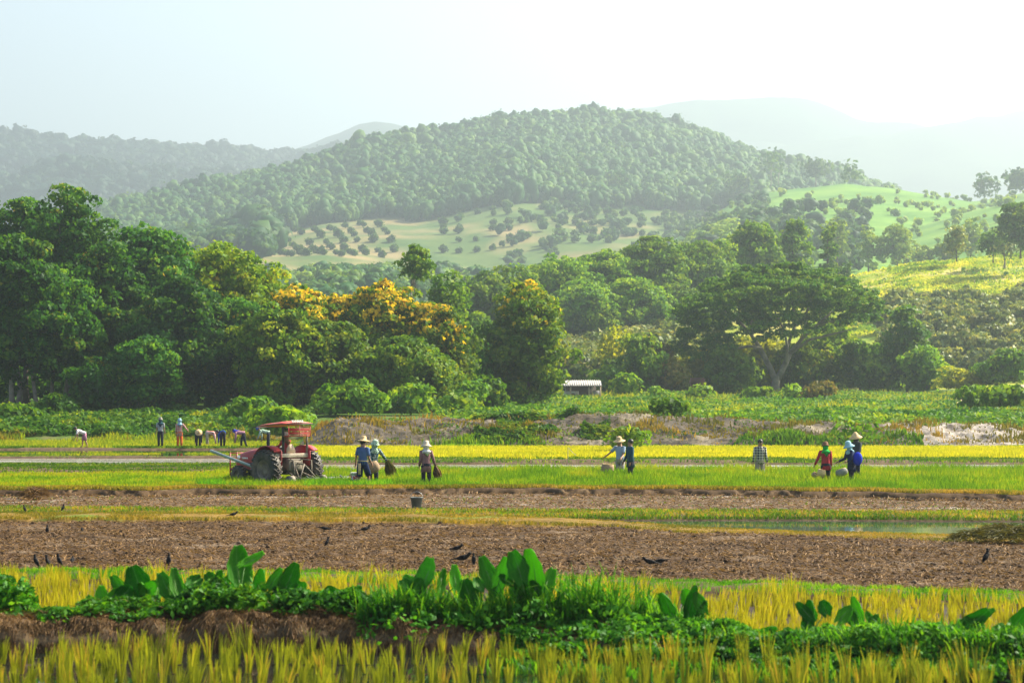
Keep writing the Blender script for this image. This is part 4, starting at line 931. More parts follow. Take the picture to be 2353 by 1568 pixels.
cover('slope_bushes', 9000, 1950, B1, 395, 505, 1.3, .7, 'leaf_mid', 'green scrub dotted over the sunlit slope', lambda px, x, Y: zg(px, Y), lambda px, x, Y: 1. * (vn(x / 6, Y / 8, 19) > .72), 11)

# ---------------------------------------------------------------- people
def cloth(name, c, pat=None, c2=None, sc=20, rough=.9):
    m, nt, p = nodes(name)
    col = ramp(nt, noise(nt, 9, 4), [(.3, tuple(x * .75 for x in c)), (.7, c)])
    if pat == 'stripes':
        tc = nt.nodes.new('ShaderNodeTexCoord'); wv = nt.nodes.new('ShaderNodeTexWave'); wv.bands_direction = 'X'; wv.inputs['Scale'].default_value = sc; wv.inputs['Distortion'].default_value = .6
        nt.links.new(tc.outputs['Object'], wv.inputs[0]); col = mixc(nt, wv.outputs[1], col, c2)
    if pat == 'plaid':
        tc = nt.nodes.new('ShaderNodeTexCoord'); fs = []
        for d in 'XZ':
            wv = nt.nodes.new('ShaderNodeTexWave'); wv.bands_direction = d; wv.inputs['Scale'].default_value = sc; nt.links.new(tc.outputs['Object'], wv.inputs[0])
            fs.append(ramp(nt, wv.outputs[1], [(.45, (0, 0, 0)), (.55, (1, 1, 1))]))
        col = mixc(nt, .5, mixc(nt, fs[0], c, c2), mixc(nt, fs[1], c, c2))
    if pat == 'print':
        f = ramp(nt, noise(nt, sc, 3), [(.52, (0, 0, 0)), (.56, (1, 1, 1))]); col = mixc(nt, f, col, c2)
    nt.links.new(col, p.inputs['Base Color']); p.inputs['Roughness'].default_value = rough; p.inputs['Specular IOR Level'].default_value = .15
    b = nt.nodes.new('ShaderNodeBump'); b.inputs['Strength'].default_value = .6; b.inputs['Distance'].default_value = .03
    nt.links.new(noise(nt, 7, 3, (1, 1, .4)), b.inputs['Height']); nt.links.new(b.outputs[0], p.inputs['Normal'])
    return m
M['skin'] = solid('skin', (.30, .15, .085), .55, var=.12)
M['eye'] = solid('eye', (.02, .015, .012), .3, var=0)
M['hair'] = solid('hair', (.012, .010, .009), .5, var=.3, scale=30)
M['straw_hat'] = solid('straw_hat', (.62, .42, .20), .8, var=.25, scale=25, bump=.4)
M['cream'] = cloth('cream', (.62, .52, .38)); M['white_cloth'] = cloth('white_cloth', (.78, .74, .68)); M['pale_blue'] = cloth('pale_blue', (.32, .52, .60))
M['brown_cloth'] = cloth('brown_cloth', (.22, .12, .07)); M['grey_hat'] = cloth('grey_hat', (.28, .27, .22)); M['mint'] = cloth('mint', (.45, .60, .45), 'print', (.05, .1, .06), 30)
M['blue_shirt'] = cloth('blue_shirt', (.07, .13, .27)); M['teal_print'] = cloth('teal_print', (.015, .07, .085), 'print', (.35, .38, .38), 14)
M['maroon'] = cloth('maroon', (.14, .05, .055), 'stripes', (.30, .17, .17), 9); M['polo'] = cloth('polo', (.22, .30, .42), 'stripes', (.32, .38, .48), 14)
M['teal'] = cloth('teal', (.02, .075, .10)); M['plaid'] = cloth('plaid', (.015, .02, .035), 'plaid', (.48, .46, .36), 3.2)
M['red_shirt'] = cloth('red_shirt', (.42, .035, .045)); M['navy'] = cloth('navy', (.008, .02, .07)); M['royal'] = cloth('royal', (.01, .03, .45)); M['dark_shirt'] = cloth('dark_shirt', (.06, .07, .075))
M['grey_shirt'] = cloth('grey_shirt', (.34, .36, .36)); M['red_plaid'] = cloth('red_plaid', (.40, .07, .05), 'plaid', (.55, .45, .40), 3.2); M['pink'] = cloth('pink', (.42, .20, .26))
M['dark_trousers'] = cloth('dark_trousers', (.018, .02, .03)); M['khaki'] = cloth('khaki', (.35, .30, .20)); M['orange_cloth'] = cloth('orange_cloth', (.75, .14, .03)); M['green_scarf'] = cloth('green_scarf', (.02, .42, .06)); M['blue_hat'] = cloth('blue_hat', (.03, .10, .45))
M['basket'] = solid('basket', (.30, .20, .11), .85, var=.4, scale=30, bump=.5)
M['black_rubber'] = solid('black_rubber', (.018, .017, .016), .6, var=.3, scale=8, dirt=(.16, .12, .085), dscale=2.2, dlo=.45, dhi=.7, bump=.3)

def skinned(nodes_, edges, root='pelvis'):
    names = list(nodes_); idx = {n: i for i, n in enumerate(names)}
    me = bpy.data.meshes.new('tmp'); me.from_pydata([tuple(nodes_[n][0]) for n in names], [(idx[a], idx[b]) for a, b in edges], [])
    o = bpy.data.objects.new('tmp', me); COL.objects.link(o)
    md = o.modifiers.new('s', 'SKIN'); md.use_smooth_shade = True
    for i, n in enumerate(names):
        r = nodes_[n][1]; me.skin_vertices[0].data[i].radius = (r, r) if np.isscalar(r) else r
        me.skin_vertices[0].data[i].use_root = (n == root)
    sb = o.modifiers.new('b', 'SUBSURF'); sb.levels = 1; sb.render_levels = 1
    dg = bpy.context.evaluated_depsgraph_get(); dg.update()
    out = bpy.data.meshes.new_from_object(o.evaluated_get(dg)); bpy.data.objects.remove(o)
    n = len(out.vertices); V = np.empty(n * 3, np.float32); out.vertices.foreach_get('co', V)
    faces = [tuple(p.vertices) for p in out.polygons]; bpy.data.meshes.remove(out)
    return V.reshape(-1, 3), faces

def hat_mb(kind, c, R):
    mb = MB()
    if kind == 'straw': pr = [(.001, .165), (.075, .16), (.10, .12), (.105, .035), (.15, .02), (.235, -.012), (.235, -.022), (.10, .02), (.0, .03)]
    elif kind == 'bucket': pr = [(.001, .14), (.08, .135), (.105, .10), (.115, .02), (.17, -.04), (.225, -.085), (.22, -.095), (.11, .0), (.0, .03)]
    elif kind == 'cone': pr = [(.001, .17), (.06, .15), (.11, .08), (.16, .02), (.25, -.05), (.25, -.06), (.12, .0), (.0, .02)]
    else: pr = [(.001, .125), (.075, .12), (.105, .07), (.115, .0), (.15, -.02), (.16, -.05), (.11, -.01), (.0, .02)]
    return mb.lathe(pr, 18, c, R)
def person(label, px, Y, z, heading, H=1.62, lean=0, head=0, turn=0, legs=((.08, .05), (-.08, .05)), arms=((.1, .12, .2), (.1, .12, .2)), shirt='grey_shirt', sleeve='long', lower=('trousers', 'dark_trousers'),
           hat=None, hair=True, scarf=None, boots=None, long_shirt=0, group=None, belt=None, back=None):
    s_ = H / 1.70
    root = empty('person', (xat(px, Y), Y, z), heading, s_); tag(root, label, 'person', group)
    v = lambda *a: np.array(a, float)
    hip = v(0, 0, .90); sp = v(0, math.sin(lean), math.cos(lean)); nrm = v(0, math.cos(lean), -math.sin(lean))
    chest = hip + sp * .40; neck = hip + sp * .52; ha = lean * .75 + head
    hd = v(0, math.sin(ha), math.cos(ha)); headc = neck + hd * .15; fwd = v(math.sin(turn), math.cos(ha) * math.cos(turn), -math.sin(ha))
    N = {'pelvis': (hip, .115), 'waist': (hip + sp * .16, .095), 'chest': (chest, .115), 'neck': (neck, .05), 'head': (neck + hd * .10, .075), 'crown': (neck + hd * .20, .078)}
    E = [('pelvis', 'waist'), ('waist', 'chest'), ('chest', 'neck'), ('neck', 'head'), ('head', 'crown')]
    N['nose'] = (headc - hd * .01 + fwd * .098, .012); E.append(('head', 'nose'))
    J = {}
    for k, sx in (('l', -1), ('r', 1)):
        N['ear' + k] = (headc - hd * .01 + v(sx * .088, 0, 0), .014); E.append(('head', 'ear' + k))
        a, b = legs[0 if k == 'l' else 1]
        hj = hip + v(sx * .095, 0, -.04); kn = hj + v(sx * .015, math.sin(a), -math.cos(a)) * .42; an = kn + v(0, math.sin(a - b), -math.cos(a - b)) * .40
        ft = an + v(sx * .02, .10, -.045); to = an + v(sx * .03, .18, -.055)
        N['hj' + k] = (hj, .085); N['kn' + k] = (kn, .055); N['cf' + k] = ((kn * .65 + an * .35), .055); N['an' + k] = (an, .036); N['ft' + k] = (ft, .036); N['to' + k] = (to, .028)
        E += [('pelvis', 'hj' + k), ('hj' + k, 'kn' + k), ('kn' + k, 'cf' + k), ('cf' + k, 'an' + k), ('an' + k, 'ft' + k), ('ft' + k, 'to' + k)]
        p_, o_, bd = arms[0 if k == 'l' else 1]
        sh = hip + sp * .475 + v(sx * .175, 0, 0); dr = lambda p: v(sx * math.sin(o_), math.sin(p) * math.cos(o_), -math.cos(p) * math.cos(o_))
        el = sh + dr(p_) * .29; wr = el + dr(p_ + bd) * .25; hn = wr + dr(p_ + bd) * .075
        N['sh' + k] = (sh, .055); N['el' + k] = (el, .040); N['wr' + k] = (wr, .026); N['hn' + k] = (hn, (.03, .022))
        E += [('chest', 'sh' + k), ('sh' + k, 'el' + k), ('el' + k, 'wr' + k), ('wr' + k, 'hn' + k)]
        dd = dr(p_ + bd); side = v(0, math.cos(p_ + bd), math.sin(p_ + bd)); cur = v(-sx, 0, 0)
        for q, (off, ln) in enumerate(((-.027, .062), (-.009, .072), (.009, .068), (.026, .055))):
            b0 = hn + side * off + dd * .02; b1 = b0 + dd * ln * .5 + cur * .008; b2 = b1 + dd * ln * .4 + cur * .024
            N[f'f{k}{q}a'] = (b0, .009); N[f'f{k}{q}b'] = (b1, .0085); N[f'f{k}{q}c'] = (b2, .007)
            E += [('hn' + k, f'f{k}{q}a'), (f'f{k}{q}a', f'f{k}{q}b'), (f'f{k}{q}b', f'f{k}{q}c')]
        th = hn + side * .032 - dd * .02; N['th' + k] = (th + side * .022 + dd * .025 + cur * .012, .009); E.append(('wr' + k, 'th' + k))
        J[k] = dict(sh=sh, el=el, wr=wr, hn=hn, hj=hj, kn=kn, an=an, ft=ft, to=to, dr=dd)
    dz = -min(J['l']['to'][2], J['r']['to'][2], J['l']['an'][2] - .04, J['r']['an'][2] - .04) + .03
    V, faces = skinned(N, E)
    mb = MB(); mb.add(V); nb = len(V)
    hR = np.stack([np.cross(fwd, hd), fwd, hd], 1)
    for sx in (-1, 1): mb.ell(headc + hd * .015 + fwd * .082 + np.cross(fwd, hd) * sx * .03, (.013, .008, .008), 6, 4, hR)
    mb.ell(headc - hd * .055 + fwd * .08, (.026, .008, .006), 6, 4, hR)
    Vv = np.vstack(mb.V); allf = faces + [tuple(int(i) for i in f) for F_ in mb.F4 for f in F_]
    me = bpy.data.meshes.new('body'); me.from_pydata([tuple(a) for a in Vv], [], allf); me.materials.append(M['skin']); me.materials.append(M['eye'])
    for i, p in enumerate(me.polygons): p.use_smooth = True; p.material_index = 0 if i < len(faces) else 1
    def put(name, mb_, mat, lb=None):
        o = mb_.build(name, M[mat], root); o.location = (0, 0, dz)
        if lb: o['label'] = lb
        return o
    o = link('body', me, root, (0, 0, dz))
    # shirt
    X = v(1, 0, 0); bo = -.06 - long_shirt
    pts = [hip + sp * (bo - .002), hip + sp * bo, hip + sp * .06, hip + sp * .2, hip + sp * .36, hip + sp * .46, hip + sp * .515, hip + sp * .54]
    if long_shirt and lean < .5: pts[0] = hip + v(0, 0, bo - .002); pts[1] = hip + v(0, 0, bo)
    mb = MB().tube(pts, [(.13, .10), (.175 + long_shirt * .15, .135 + long_shirt * .1), (.165, .125), (.155, .12), (.185, .135), (.185, .115), (.10, .085), (.06, .06)], 16, side=X)
    for k in 'lr':
        j = J[k]
        e = j['el'] if sleeve == 'short' else j['wr']
        mid = j['el'] if sleeve == 'long' else (j['sh'] * .4 + j['el'] * .6)
        if sleeve == 'short': e = j['sh'] * .2 + j['el'] * .8
        mb.tube([j['sh'] * .75 + (hip + sp * .45) * .25, j['sh'], mid, e], [.075, .075, .062 if sleeve == 'short' else .055, .065 if sleeve == 'short' else .042], 10)
    put('shirt', mb, shirt)
    lk, lm = lower
    mb = MB()
    if lk in ('trousers', 'shorts'):
        mb.tube([hip + sp * .08, hip + sp * .02, hip - v(0, 0, .05), hip - v(0, 0, .13)], [(.15, .115), (.17, .13), (.175, .14), (.14, .12)], 14, side=X)
        for k in 'lr':
            j = J[k]
            if lk == 'shorts': mb.tube([j['hj'], j['hj'] * .5 + j['kn'] * .5, j['kn'] * 1.0], [.105, .105, .098], 10)
            else: mb.tube([j['hj'], j['kn'], j['kn'] * .6 + j['an'] * .4, j['an']], [.105, .078, .075, .058], 10)
    else:
        kn = (J['l']['kn'] + J['r']['kn']) / 2; an = (J['l']['an'] + J['r']['an']) / 2
        mb.tube([hip + sp * .06, hip, kn * .5 + hip * .5, kn, kn * .4 + an * .6], [(.15, .12), (.18, .14), (.21, .17), (.20, .18), (.19, .17)], 16, side=X)
    put(lk if lk != 'skirt' else 'skirt', mb, lm)
    if boots:
        for k in 'lr':
            j = J[k]; put('boot', MB().tube([j['kn'] * .45 + j['an'] * .55, j['an'], j['ft'], j['to'] + v(0, .02, 0)], [.062, .05, .05, .03], 10), boots)
    if hair:
        put('hair', MB().ell(headc + hd * .035 - fwd * .022, (.098, .105, .10), 14, 9, hR), 'hair')
    if scarf:
        mb = MB().ell(headc - hd * .03 - fwd * .02, (.11, .115, .13), 14, 9, hR)
        mb.tube([neck + hd * .06, neck + hd * .0, neck - sp * .05, neck - sp * .13 - nrm * .03], [(.10, .10), (.12, .11), (.19, .15), (.17, .155)], 14, side=X)
        mb.add([neck - sp * .06 - nrm * .13 - X * .15, neck - sp * .06 - nrm * .13 + X * .15, neck - sp * .26 - nrm * .17, neck - sp * .06 - nrm * .16], [], [(0, 1, 2), (0, 2, 3), (1, 3, 2)])
        put('scarf', mb, scarf)
    if hat:
        put('hat', hat_mb(hat[0], headc + hd * .065, hR @ rot('X', -.06)), hat[1])
    if belt:                                    # rope belt with a cardboard-coloured scabbard on the back
        mb = MB().tube([hip + sp * .05 - nrm * .0, hip + sp * .08], [(.18, .14), (.18, .14)], 14, side=X); put('belt', mb, 'straw_hat')
        mb = MB(); mb.box(hip - nrm * .16 - v(.02, 0, .20), (.09, .03, .36)); put('scabbard', mb, 'straw_hat')
        mb = MB(); mb.tube([hip - nrm * .17 + v(-.02, 0, .02), hip - nrm * .17 + v(-.05, 0, .26)], .016, 6); put('knife_handle', mb, 'bark')
    J['dz'] = dz; J['root'] = root; J['s'] = s_; J['hip'] = hip
    return J
def world(J, p):
    r = J['root']; p = np.array(p, float) + np.array((0, 0, J['dz'])); Mx = Matrix.Translation(r.location) @ Matrix.Rotation(r.rotation_euler.z, 4, 'Z') @ Matrix.Scale(J['s'], 4)
    return Mx @ Vector(p)
def sheaf(name, top, d, ln, rad, mat, label, cat, seed, n=260):
    rng = np.random.default_rng(seed); d = np.array(d, float); d /= np.linalg.norm(d); t0 = np.array(top, float)
    a = np.cross(d, (0, 1., .1)); a /= np.linalg.norm(a); b = np.cross(d, a)
    th = rng.uniform(0, 6.28, n); r = rad * np.sqrt(rng.random(n)); L_ = ln * rng.uniform(.7, 1.05, n)
    P0 = a * (np.cos(th) * r * .22)[:, None] + b * (np.sin(th) * r * .22)[:, None] - d * .06
    P1 = d * L_[:, None] * .6 + a * (np.cos(th) * r)[:, None] + b * (np.sin(th) * r)[:, None]
    P2 = d * L_[:, None] + a * (np.cos(th) * r * 1.05)[:, None] + b * (np.sin(th) * r * 1.05)[:, None]
    s = rng.normal(0, 1, (n, 3)); s /= np.linalg.norm(s, axis=1)[:, None]; s *= .012
    V = np.stack([P0 - s, P0 + s, P1 + s, P1 - s, P2], 1).reshape(-1, 3); i = np.arange(n)[:, None] * 5; lv = rng.random(n)
    me = mesh(name, V, np.hstack([i, i + 1, i + 2, i + 3]), np.hstack([i + 3, i + 2, i + 4]), lv=np.concatenate([lv, lv]), mat=M[mat], smooth=False)
    return tag(link(name, me, None, tuple(t0)), label, cat)
def bag(name, c, r, mat, label, cat, tilt=0.3, rim=True, rz=0):
    mb = MB().lathe([(.001, -1), (.5, -.96), (.85, -.7), (1, -.2), (.93, .3), (.80, .62), (.74, .60), (.85, .2), (.6, -.4), (.001, -.6)], 18, (0, 0, 0), np.diag(r))
    o = mb.build(name, M[mat]); o.location = c; o.rotation_euler = (tilt * .5, tilt, rz)
    if rim:
        pts = [(r[0] * .78 * math.cos(t), r[1] * .78 * math.sin(t), r[2] * .61) for t in np.linspace(0, 2 * math.pi, 17)]
        MB().tube(pts, .012, 6, caps=False).build('rim', M['straw_hat'], o)
    return tag(o, label, cat)

PI = math.pi
GN = 'farm workers standing in the green rice'
# man in blue T-shirt seen from behind, walking away to the right
J = person('barefoot person in blue T-shirt, dark shorts and straw hat with a knife at the back', 833, 80.3, -.02, -.5, 1.70, lean=.06, legs=((-.05, .05), (.52, .42)), arms=((-.12, .25, .35), (.1, .1, .5)),
    shirt='blue_shirt', sleeve='short', lower=('shorts', 'navy'), hat=('straw', 'straw_hat'), group=GN, belt=True, turn=.3)
def bucket(name, loc, h, r0, r1, mat, label, hand=True, band=None):
    e = empty(name, loc); tag(e, label, 'bucket')
    MB().lathe([(r0 * .96, .0), (r0, .0), (r1, h), (r1 * 1.07, h), (r1 * 1.07, h - .02), (r1 * .97, h - .02), (r1 * .95, h), (r0 * .9, .02), (.001, .02)], 22).build('pail', M[mat], e)
    if band: MB().lathe([(r0 + (r1 - r0) * .30 + .003, h * .30), (r0 + (r1 - r0) * .72 + .003, h * .72)], 22).build('printed_band', M[band], e)
    if hand:
        a = PI if hand == 'down' else 0
        pts = [(r1 * 1.05 * math.cos(t), .0, h - .02 + r1 * 1.0 * math.sin(t)) for t in np.linspace(0, PI, 9)]
        MB().tube(pts, .006, 5).build('handle', M['steel'], e)
    return e
M['steel'] = solid('steel', (.35, .36, .36), .4, metal=.8, var=.2)
M['white_plastic'] = solid('white_plastic', (.75, .74, .72), .4, var=.1); M['red_print'] = cloth('red_print', (.55, .02, .04), 'print', (.75, .7, .7), 16, .5); M['grey_plastic'] = solid('grey_plastic', (.10, .13, .13), .5, var=.25, bump=.2)
M['orange_plastic'] = solid('orange_plastic', (.8, .22, .02), .5, var=.15)
wv = world(J, J['l']['hn']); 
bucket('bucket', (wv.x, wv.y, wv.z - .55), .34, .125, .155, 'white_plastic', 'white and red printed plastic bucket carried by the person in the blue T-shirt', True, 'red_print')
bucket('bucket', (wv.x + .26, wv.y + .30, -.0), .30, .10, .13, 'orange_plastic', 'orange bucket half hidden behind the walking legs', True)
# woman in teal print, bending to the right with a sheaf
J = person('person in teal patterned long-sleeved shirt and green-white hat swinging a sheaf', 857, 81.6, -.02, PI + .5, 1.62, lean=.22, head=.15, legs=((.15, .1), (-.1, .1)), arms=((-.35, .75, -.1), (.2, .1, .6)),
    shirt='teal_print', lower=('trousers', 'dark_trousers'), hat=('cap', 'mint'), scarf='mint', group=GN, long_shirt=.08)
w_ = world(J, J['l']['hn']); sheaf('seedling_sheaf', (w_.x, w_.y, w_.z), (.35, 0, -1), .52, .19, 'straw_olive', 'dark bundle of seedlings swung by the person in teal print', 'sheaf', 801)
bag('basket', (xat(858, 81.0), 81.0, .78), (.21, .18, .22), 'basket', 'round woven basket at the hip of the person in teal print', 'basket', -.4)
J = person('person in maroon striped shirt with white hat and white scarf seen from behind', 979, 81.3, -.02, .35, 1.56, lean=.05, legs=((.05, .05), (-.12, .15)), arms=((.05, .08, .3), (-.12, .32, .1)),
    shirt='maroon', lower=('trousers', 'dark_trousers'), hat=('bucket', 'cream'), scarf='white_cloth', boots='orange_cloth', group=GN, long_shirt=.22)
w_ = world(J, J['r']['hn']); sheaf('seed_bag', (w_.x, w_.y, w_.z), (.22, 0, -1), .38, .14, 'straw', 'small pale sack hanging from the hand of the person in maroon', 'sack', 802)
J = person('person in pale blue polo shirt and straw hat facing the photographer', 1424, 92.0, -.22, PI - .5, 1.68, lean=.05, head=.15, arms=((.35, .1, .7), (.25, .75, .35)), shirt='polo', sleeve='short', lower=('trousers', 'grey_hat'), hat=('straw', 'straw_hat'), group=GN)
bag('basket', (xat(1395, 91.0), 91.0, .36), (.26, .2, .34), 'basket', 'tall brown basket held beside the person in the polo shirt', 'basket', .1)
person('bareheaded person in dark teal shirt beside the one in the polo shirt', 1448, 87.5, -.12, PI * .62, 1.66, lean=.03, turn=.2, arms=((.1, .06, .15), (.15, .1, .3)), shirt='teal', lower=('trousers', 'dark_trousers'), long_shirt=.18, group=GN)
person('person in dark and cream plaid shirt with short black hair', 1745, 91.5, -.26, PI + .25, 1.72, lean=.03, head=.1, arms=((.0, .18, .1), (.02, .2, .1)), shirt='plaid', lower=('trousers', 'khaki'), long_shirt=.05, group=GN)
J = person('person in red shirt, brown hat and green scarf seen from behind', 1896, 83.5, -.08, .15, 1.56, lean=.08, legs=((0, .1), (.1, .1)), arms=((.05, .42, .1), (.0, .1, .2)), shirt='red_shirt', lower=('trousers', 'dark_trousers'), hat=('cap', 'brown_cloth'), scarf='green_scarf', long_shirt=.16, group=GN)
bag('basket', (xat(1886, 82.9), 82.9, .52), (.15, .13, .15), 'straw_hat', 'small pale basket at the back of the person in red', 'basket', .2)
bag('basket', (xat(1871, 83.4), 83.4, .42), (.12, .12, .10), 'basket', 'flat brown basket in the left hand of the person in red', 'basket', .7)
J = person('person in blue clothes with pale blue hat and grey scarf carrying a basket', 1955, 83.4, -.08, PI * .62, 1.58, lean=.16, head=.1, legs=((.15, .1), (-.12, .15)), arms=((.25, .3, 1.0), (.2, .3, .9)), shirt='navy', lower=('trousers', 'dark_trousers'), hat=('bucket', 'pale_blue'), scarf='pale_blue', long_shirt=.2, group=GN)
MB().ell((xat(1968, 83.3), 83.2, .98), (.17, .12, .24), 12, 8).build('x', M['royal']).name = 'shoulder_bag'
tag(bpy.data.objects['shoulder_bag'], 'bright blue cloth bag worn on the back of the person in the pale blue hat', 'bag')
bag('basket', (xat(1932, 82.8), 82.8, .55), (.22, .16, .15), 'grey_hat', 'wide grey winnowing basket carried in front of the person in blue', 'basket', -.3)
person('person in dark shirt and pointed straw hat standing behind the one in blue', 1966, 87.5, +.02, PI * .75, 1.68, lean=.02, head=.15, arms=((.2, .1, .9), (.1, .1, .3)), shirt='dark_shirt', lower=('trousers', 'dark_trousers'), hat=('cone', 'straw_hat'), scarf='dark_shirt', group=GN)
GF = 'farm workers at the far planting bed'
person('person in pale grey shirt and dark trousers standing on the far bund', 369, 142, .1, .1, 1.66, shirt='grey_shirt', sleeve='short', lower=('trousers', 'dark_trousers'), hat=('cap', 'grey_hat'), scarf='teal', arms=((.05, .15, .1), (.05, .15, .1)), group=GF)
person('person in red checked shirt, orange trousers and blue hat with hand on hip', 413, 142.3, .1, .3, 1.60, shirt='red_plaid', lower=('trousers', 'orange_cloth'), hat=('cap', 'pale_blue'), scarf='pale_blue', arms=((.05, .1, .1), (-.1, .7, .6)), long_shirt=.2, group=GF)
bend = dict(lean=1.65, head=-.2, legs=((-.05, -.02), (.12, .1)), arms=((0.05, .05, 0), (.15, .05, .1)), group=GF)
person('person in white shirt with black hair bending down alone at the left', 195, 142.5, .05, PI * .55, 1.55, shirt='white_cloth', sleeve='short', lower=('shorts', 'pink'), **dict(bend, lean=1.2, arms=((.25, .05, .2), (.0, .05, .1)), legs=((-.15, .2), (.3, .25))))
person('person in dark clothes bending towards us so the straw hat shows its top', 456, 142, .05, PI * 1.05, 1.55, shirt='dark_trousers', lower=('trousers', 'dark_trousers'), hat=('straw', 'straw_hat'), **bend)
person('person in pink and white top bending behind the one with the straw hat', 476, 146, .0, PI * 1.5, 1.60, shirt='red_plaid', lower=('trousers', 'khaki'), **bend)
person('person in blue hat bending with the back to us and pale belt', 512, 142.2, .05, .25, 1.62, shirt='blue_hat', lower=('trousers', 'dark_trousers'), hat=('cap', 'blue_hat'), boots='pale_blue', **dict(bend, lean=1.8))
person('person in pink top and bright orange boots bending down', 560, 142.6, .05, PI * .5, 1.58, shirt='pink', lower=('trousers', 'dark_trousers'), scarf='royal', boots='orange_cloth', **dict(bend, lean=1.45, legs=((-.2, .1), (.35, .3))))
person('person in pale green and pink shirt with blue hat bending behind the tractor hood', 617, 142.0, .05, PI * .5, 1.62, shirt='mint', lower=('trousers', 'dark_trousers'), hat=('cap', 'blue_hat'), **dict(bend, lean=1.35, arms=((.3, .05, .2), (-.1, .05, .1))))

# ---------------------------------------------------------------- tractor
M['tr_red'] = solid('tr_red', (.34, .022, .025), .45, var=.2, scale=3, dirt=(.28, .13, .09), dscale=2.5, dlo=.5, dhi=.75)
M['red_paint'] = solid('red_paint', (.55, .015, .015), .5, var=.3, scale=8)
M['tr_canopy'] = solid('tr_canopy', (.50, .045, .028), .5, var=.2, scale=3, dirt=(.34, .18, .12), dscale=2, dlo=.45, dhi=.75)
M['tr_dark'] = solid('tr_dark', (.025, .028, .03), .6, var=.3, dirt=(.14, .11, .08), dscale=4, dlo=.5, dhi=.7)
M['mudmetal'] = solid('mudmetal', (.20, .165, .12), .8, var=.35, scale=5, dirt=(.05, .045, .04), dscale=3, dlo=.5, dhi=.62, bump=.4)
M['cream_metal'] = solid('cream_metal', (.50, .42, .30), .6, var=.2, dirt=(.16, .12, .09), dscale=3, dlo=.52, dhi=.7)
M['pipe'] = solid('pipe', (.24, .30, .27), .45, metal=.3, var=.25); M['lamp'] = solid('lamp', (.8, .8, .75), .15, var=.05)
M['lettering'] = solid('lettering', (.8, .78, .72), .6, var=.05); M['tan_panel'] = solid('tan_panel', (.48, .36, .24), .6, var=.2, scale=2)
def text(s, size, mat, parent, loc, rotm, name='lettering', depth=.004, parent_label=None):
    c = bpy.data.curves.new(name, 'FONT'); c.body = s; c.size = size; c.extrude = depth; c.align_x = 'CENTER'; c.align_y = 'CENTER'; c.offset = size * .02
    o = bpy.data.objects.new(name, c); COL.objects.link(o)
    dg = bpy.context.evaluated_depsgraph_get(); me = bpy.data.meshes.new_from_object(o.evaluated_get(dg)); bpy.data.objects.remove(o)
    me.materials.clear(); me.materials.append(M[mat]); q = link(name, me, parent, loc); q.rotation_euler = rotm; return q
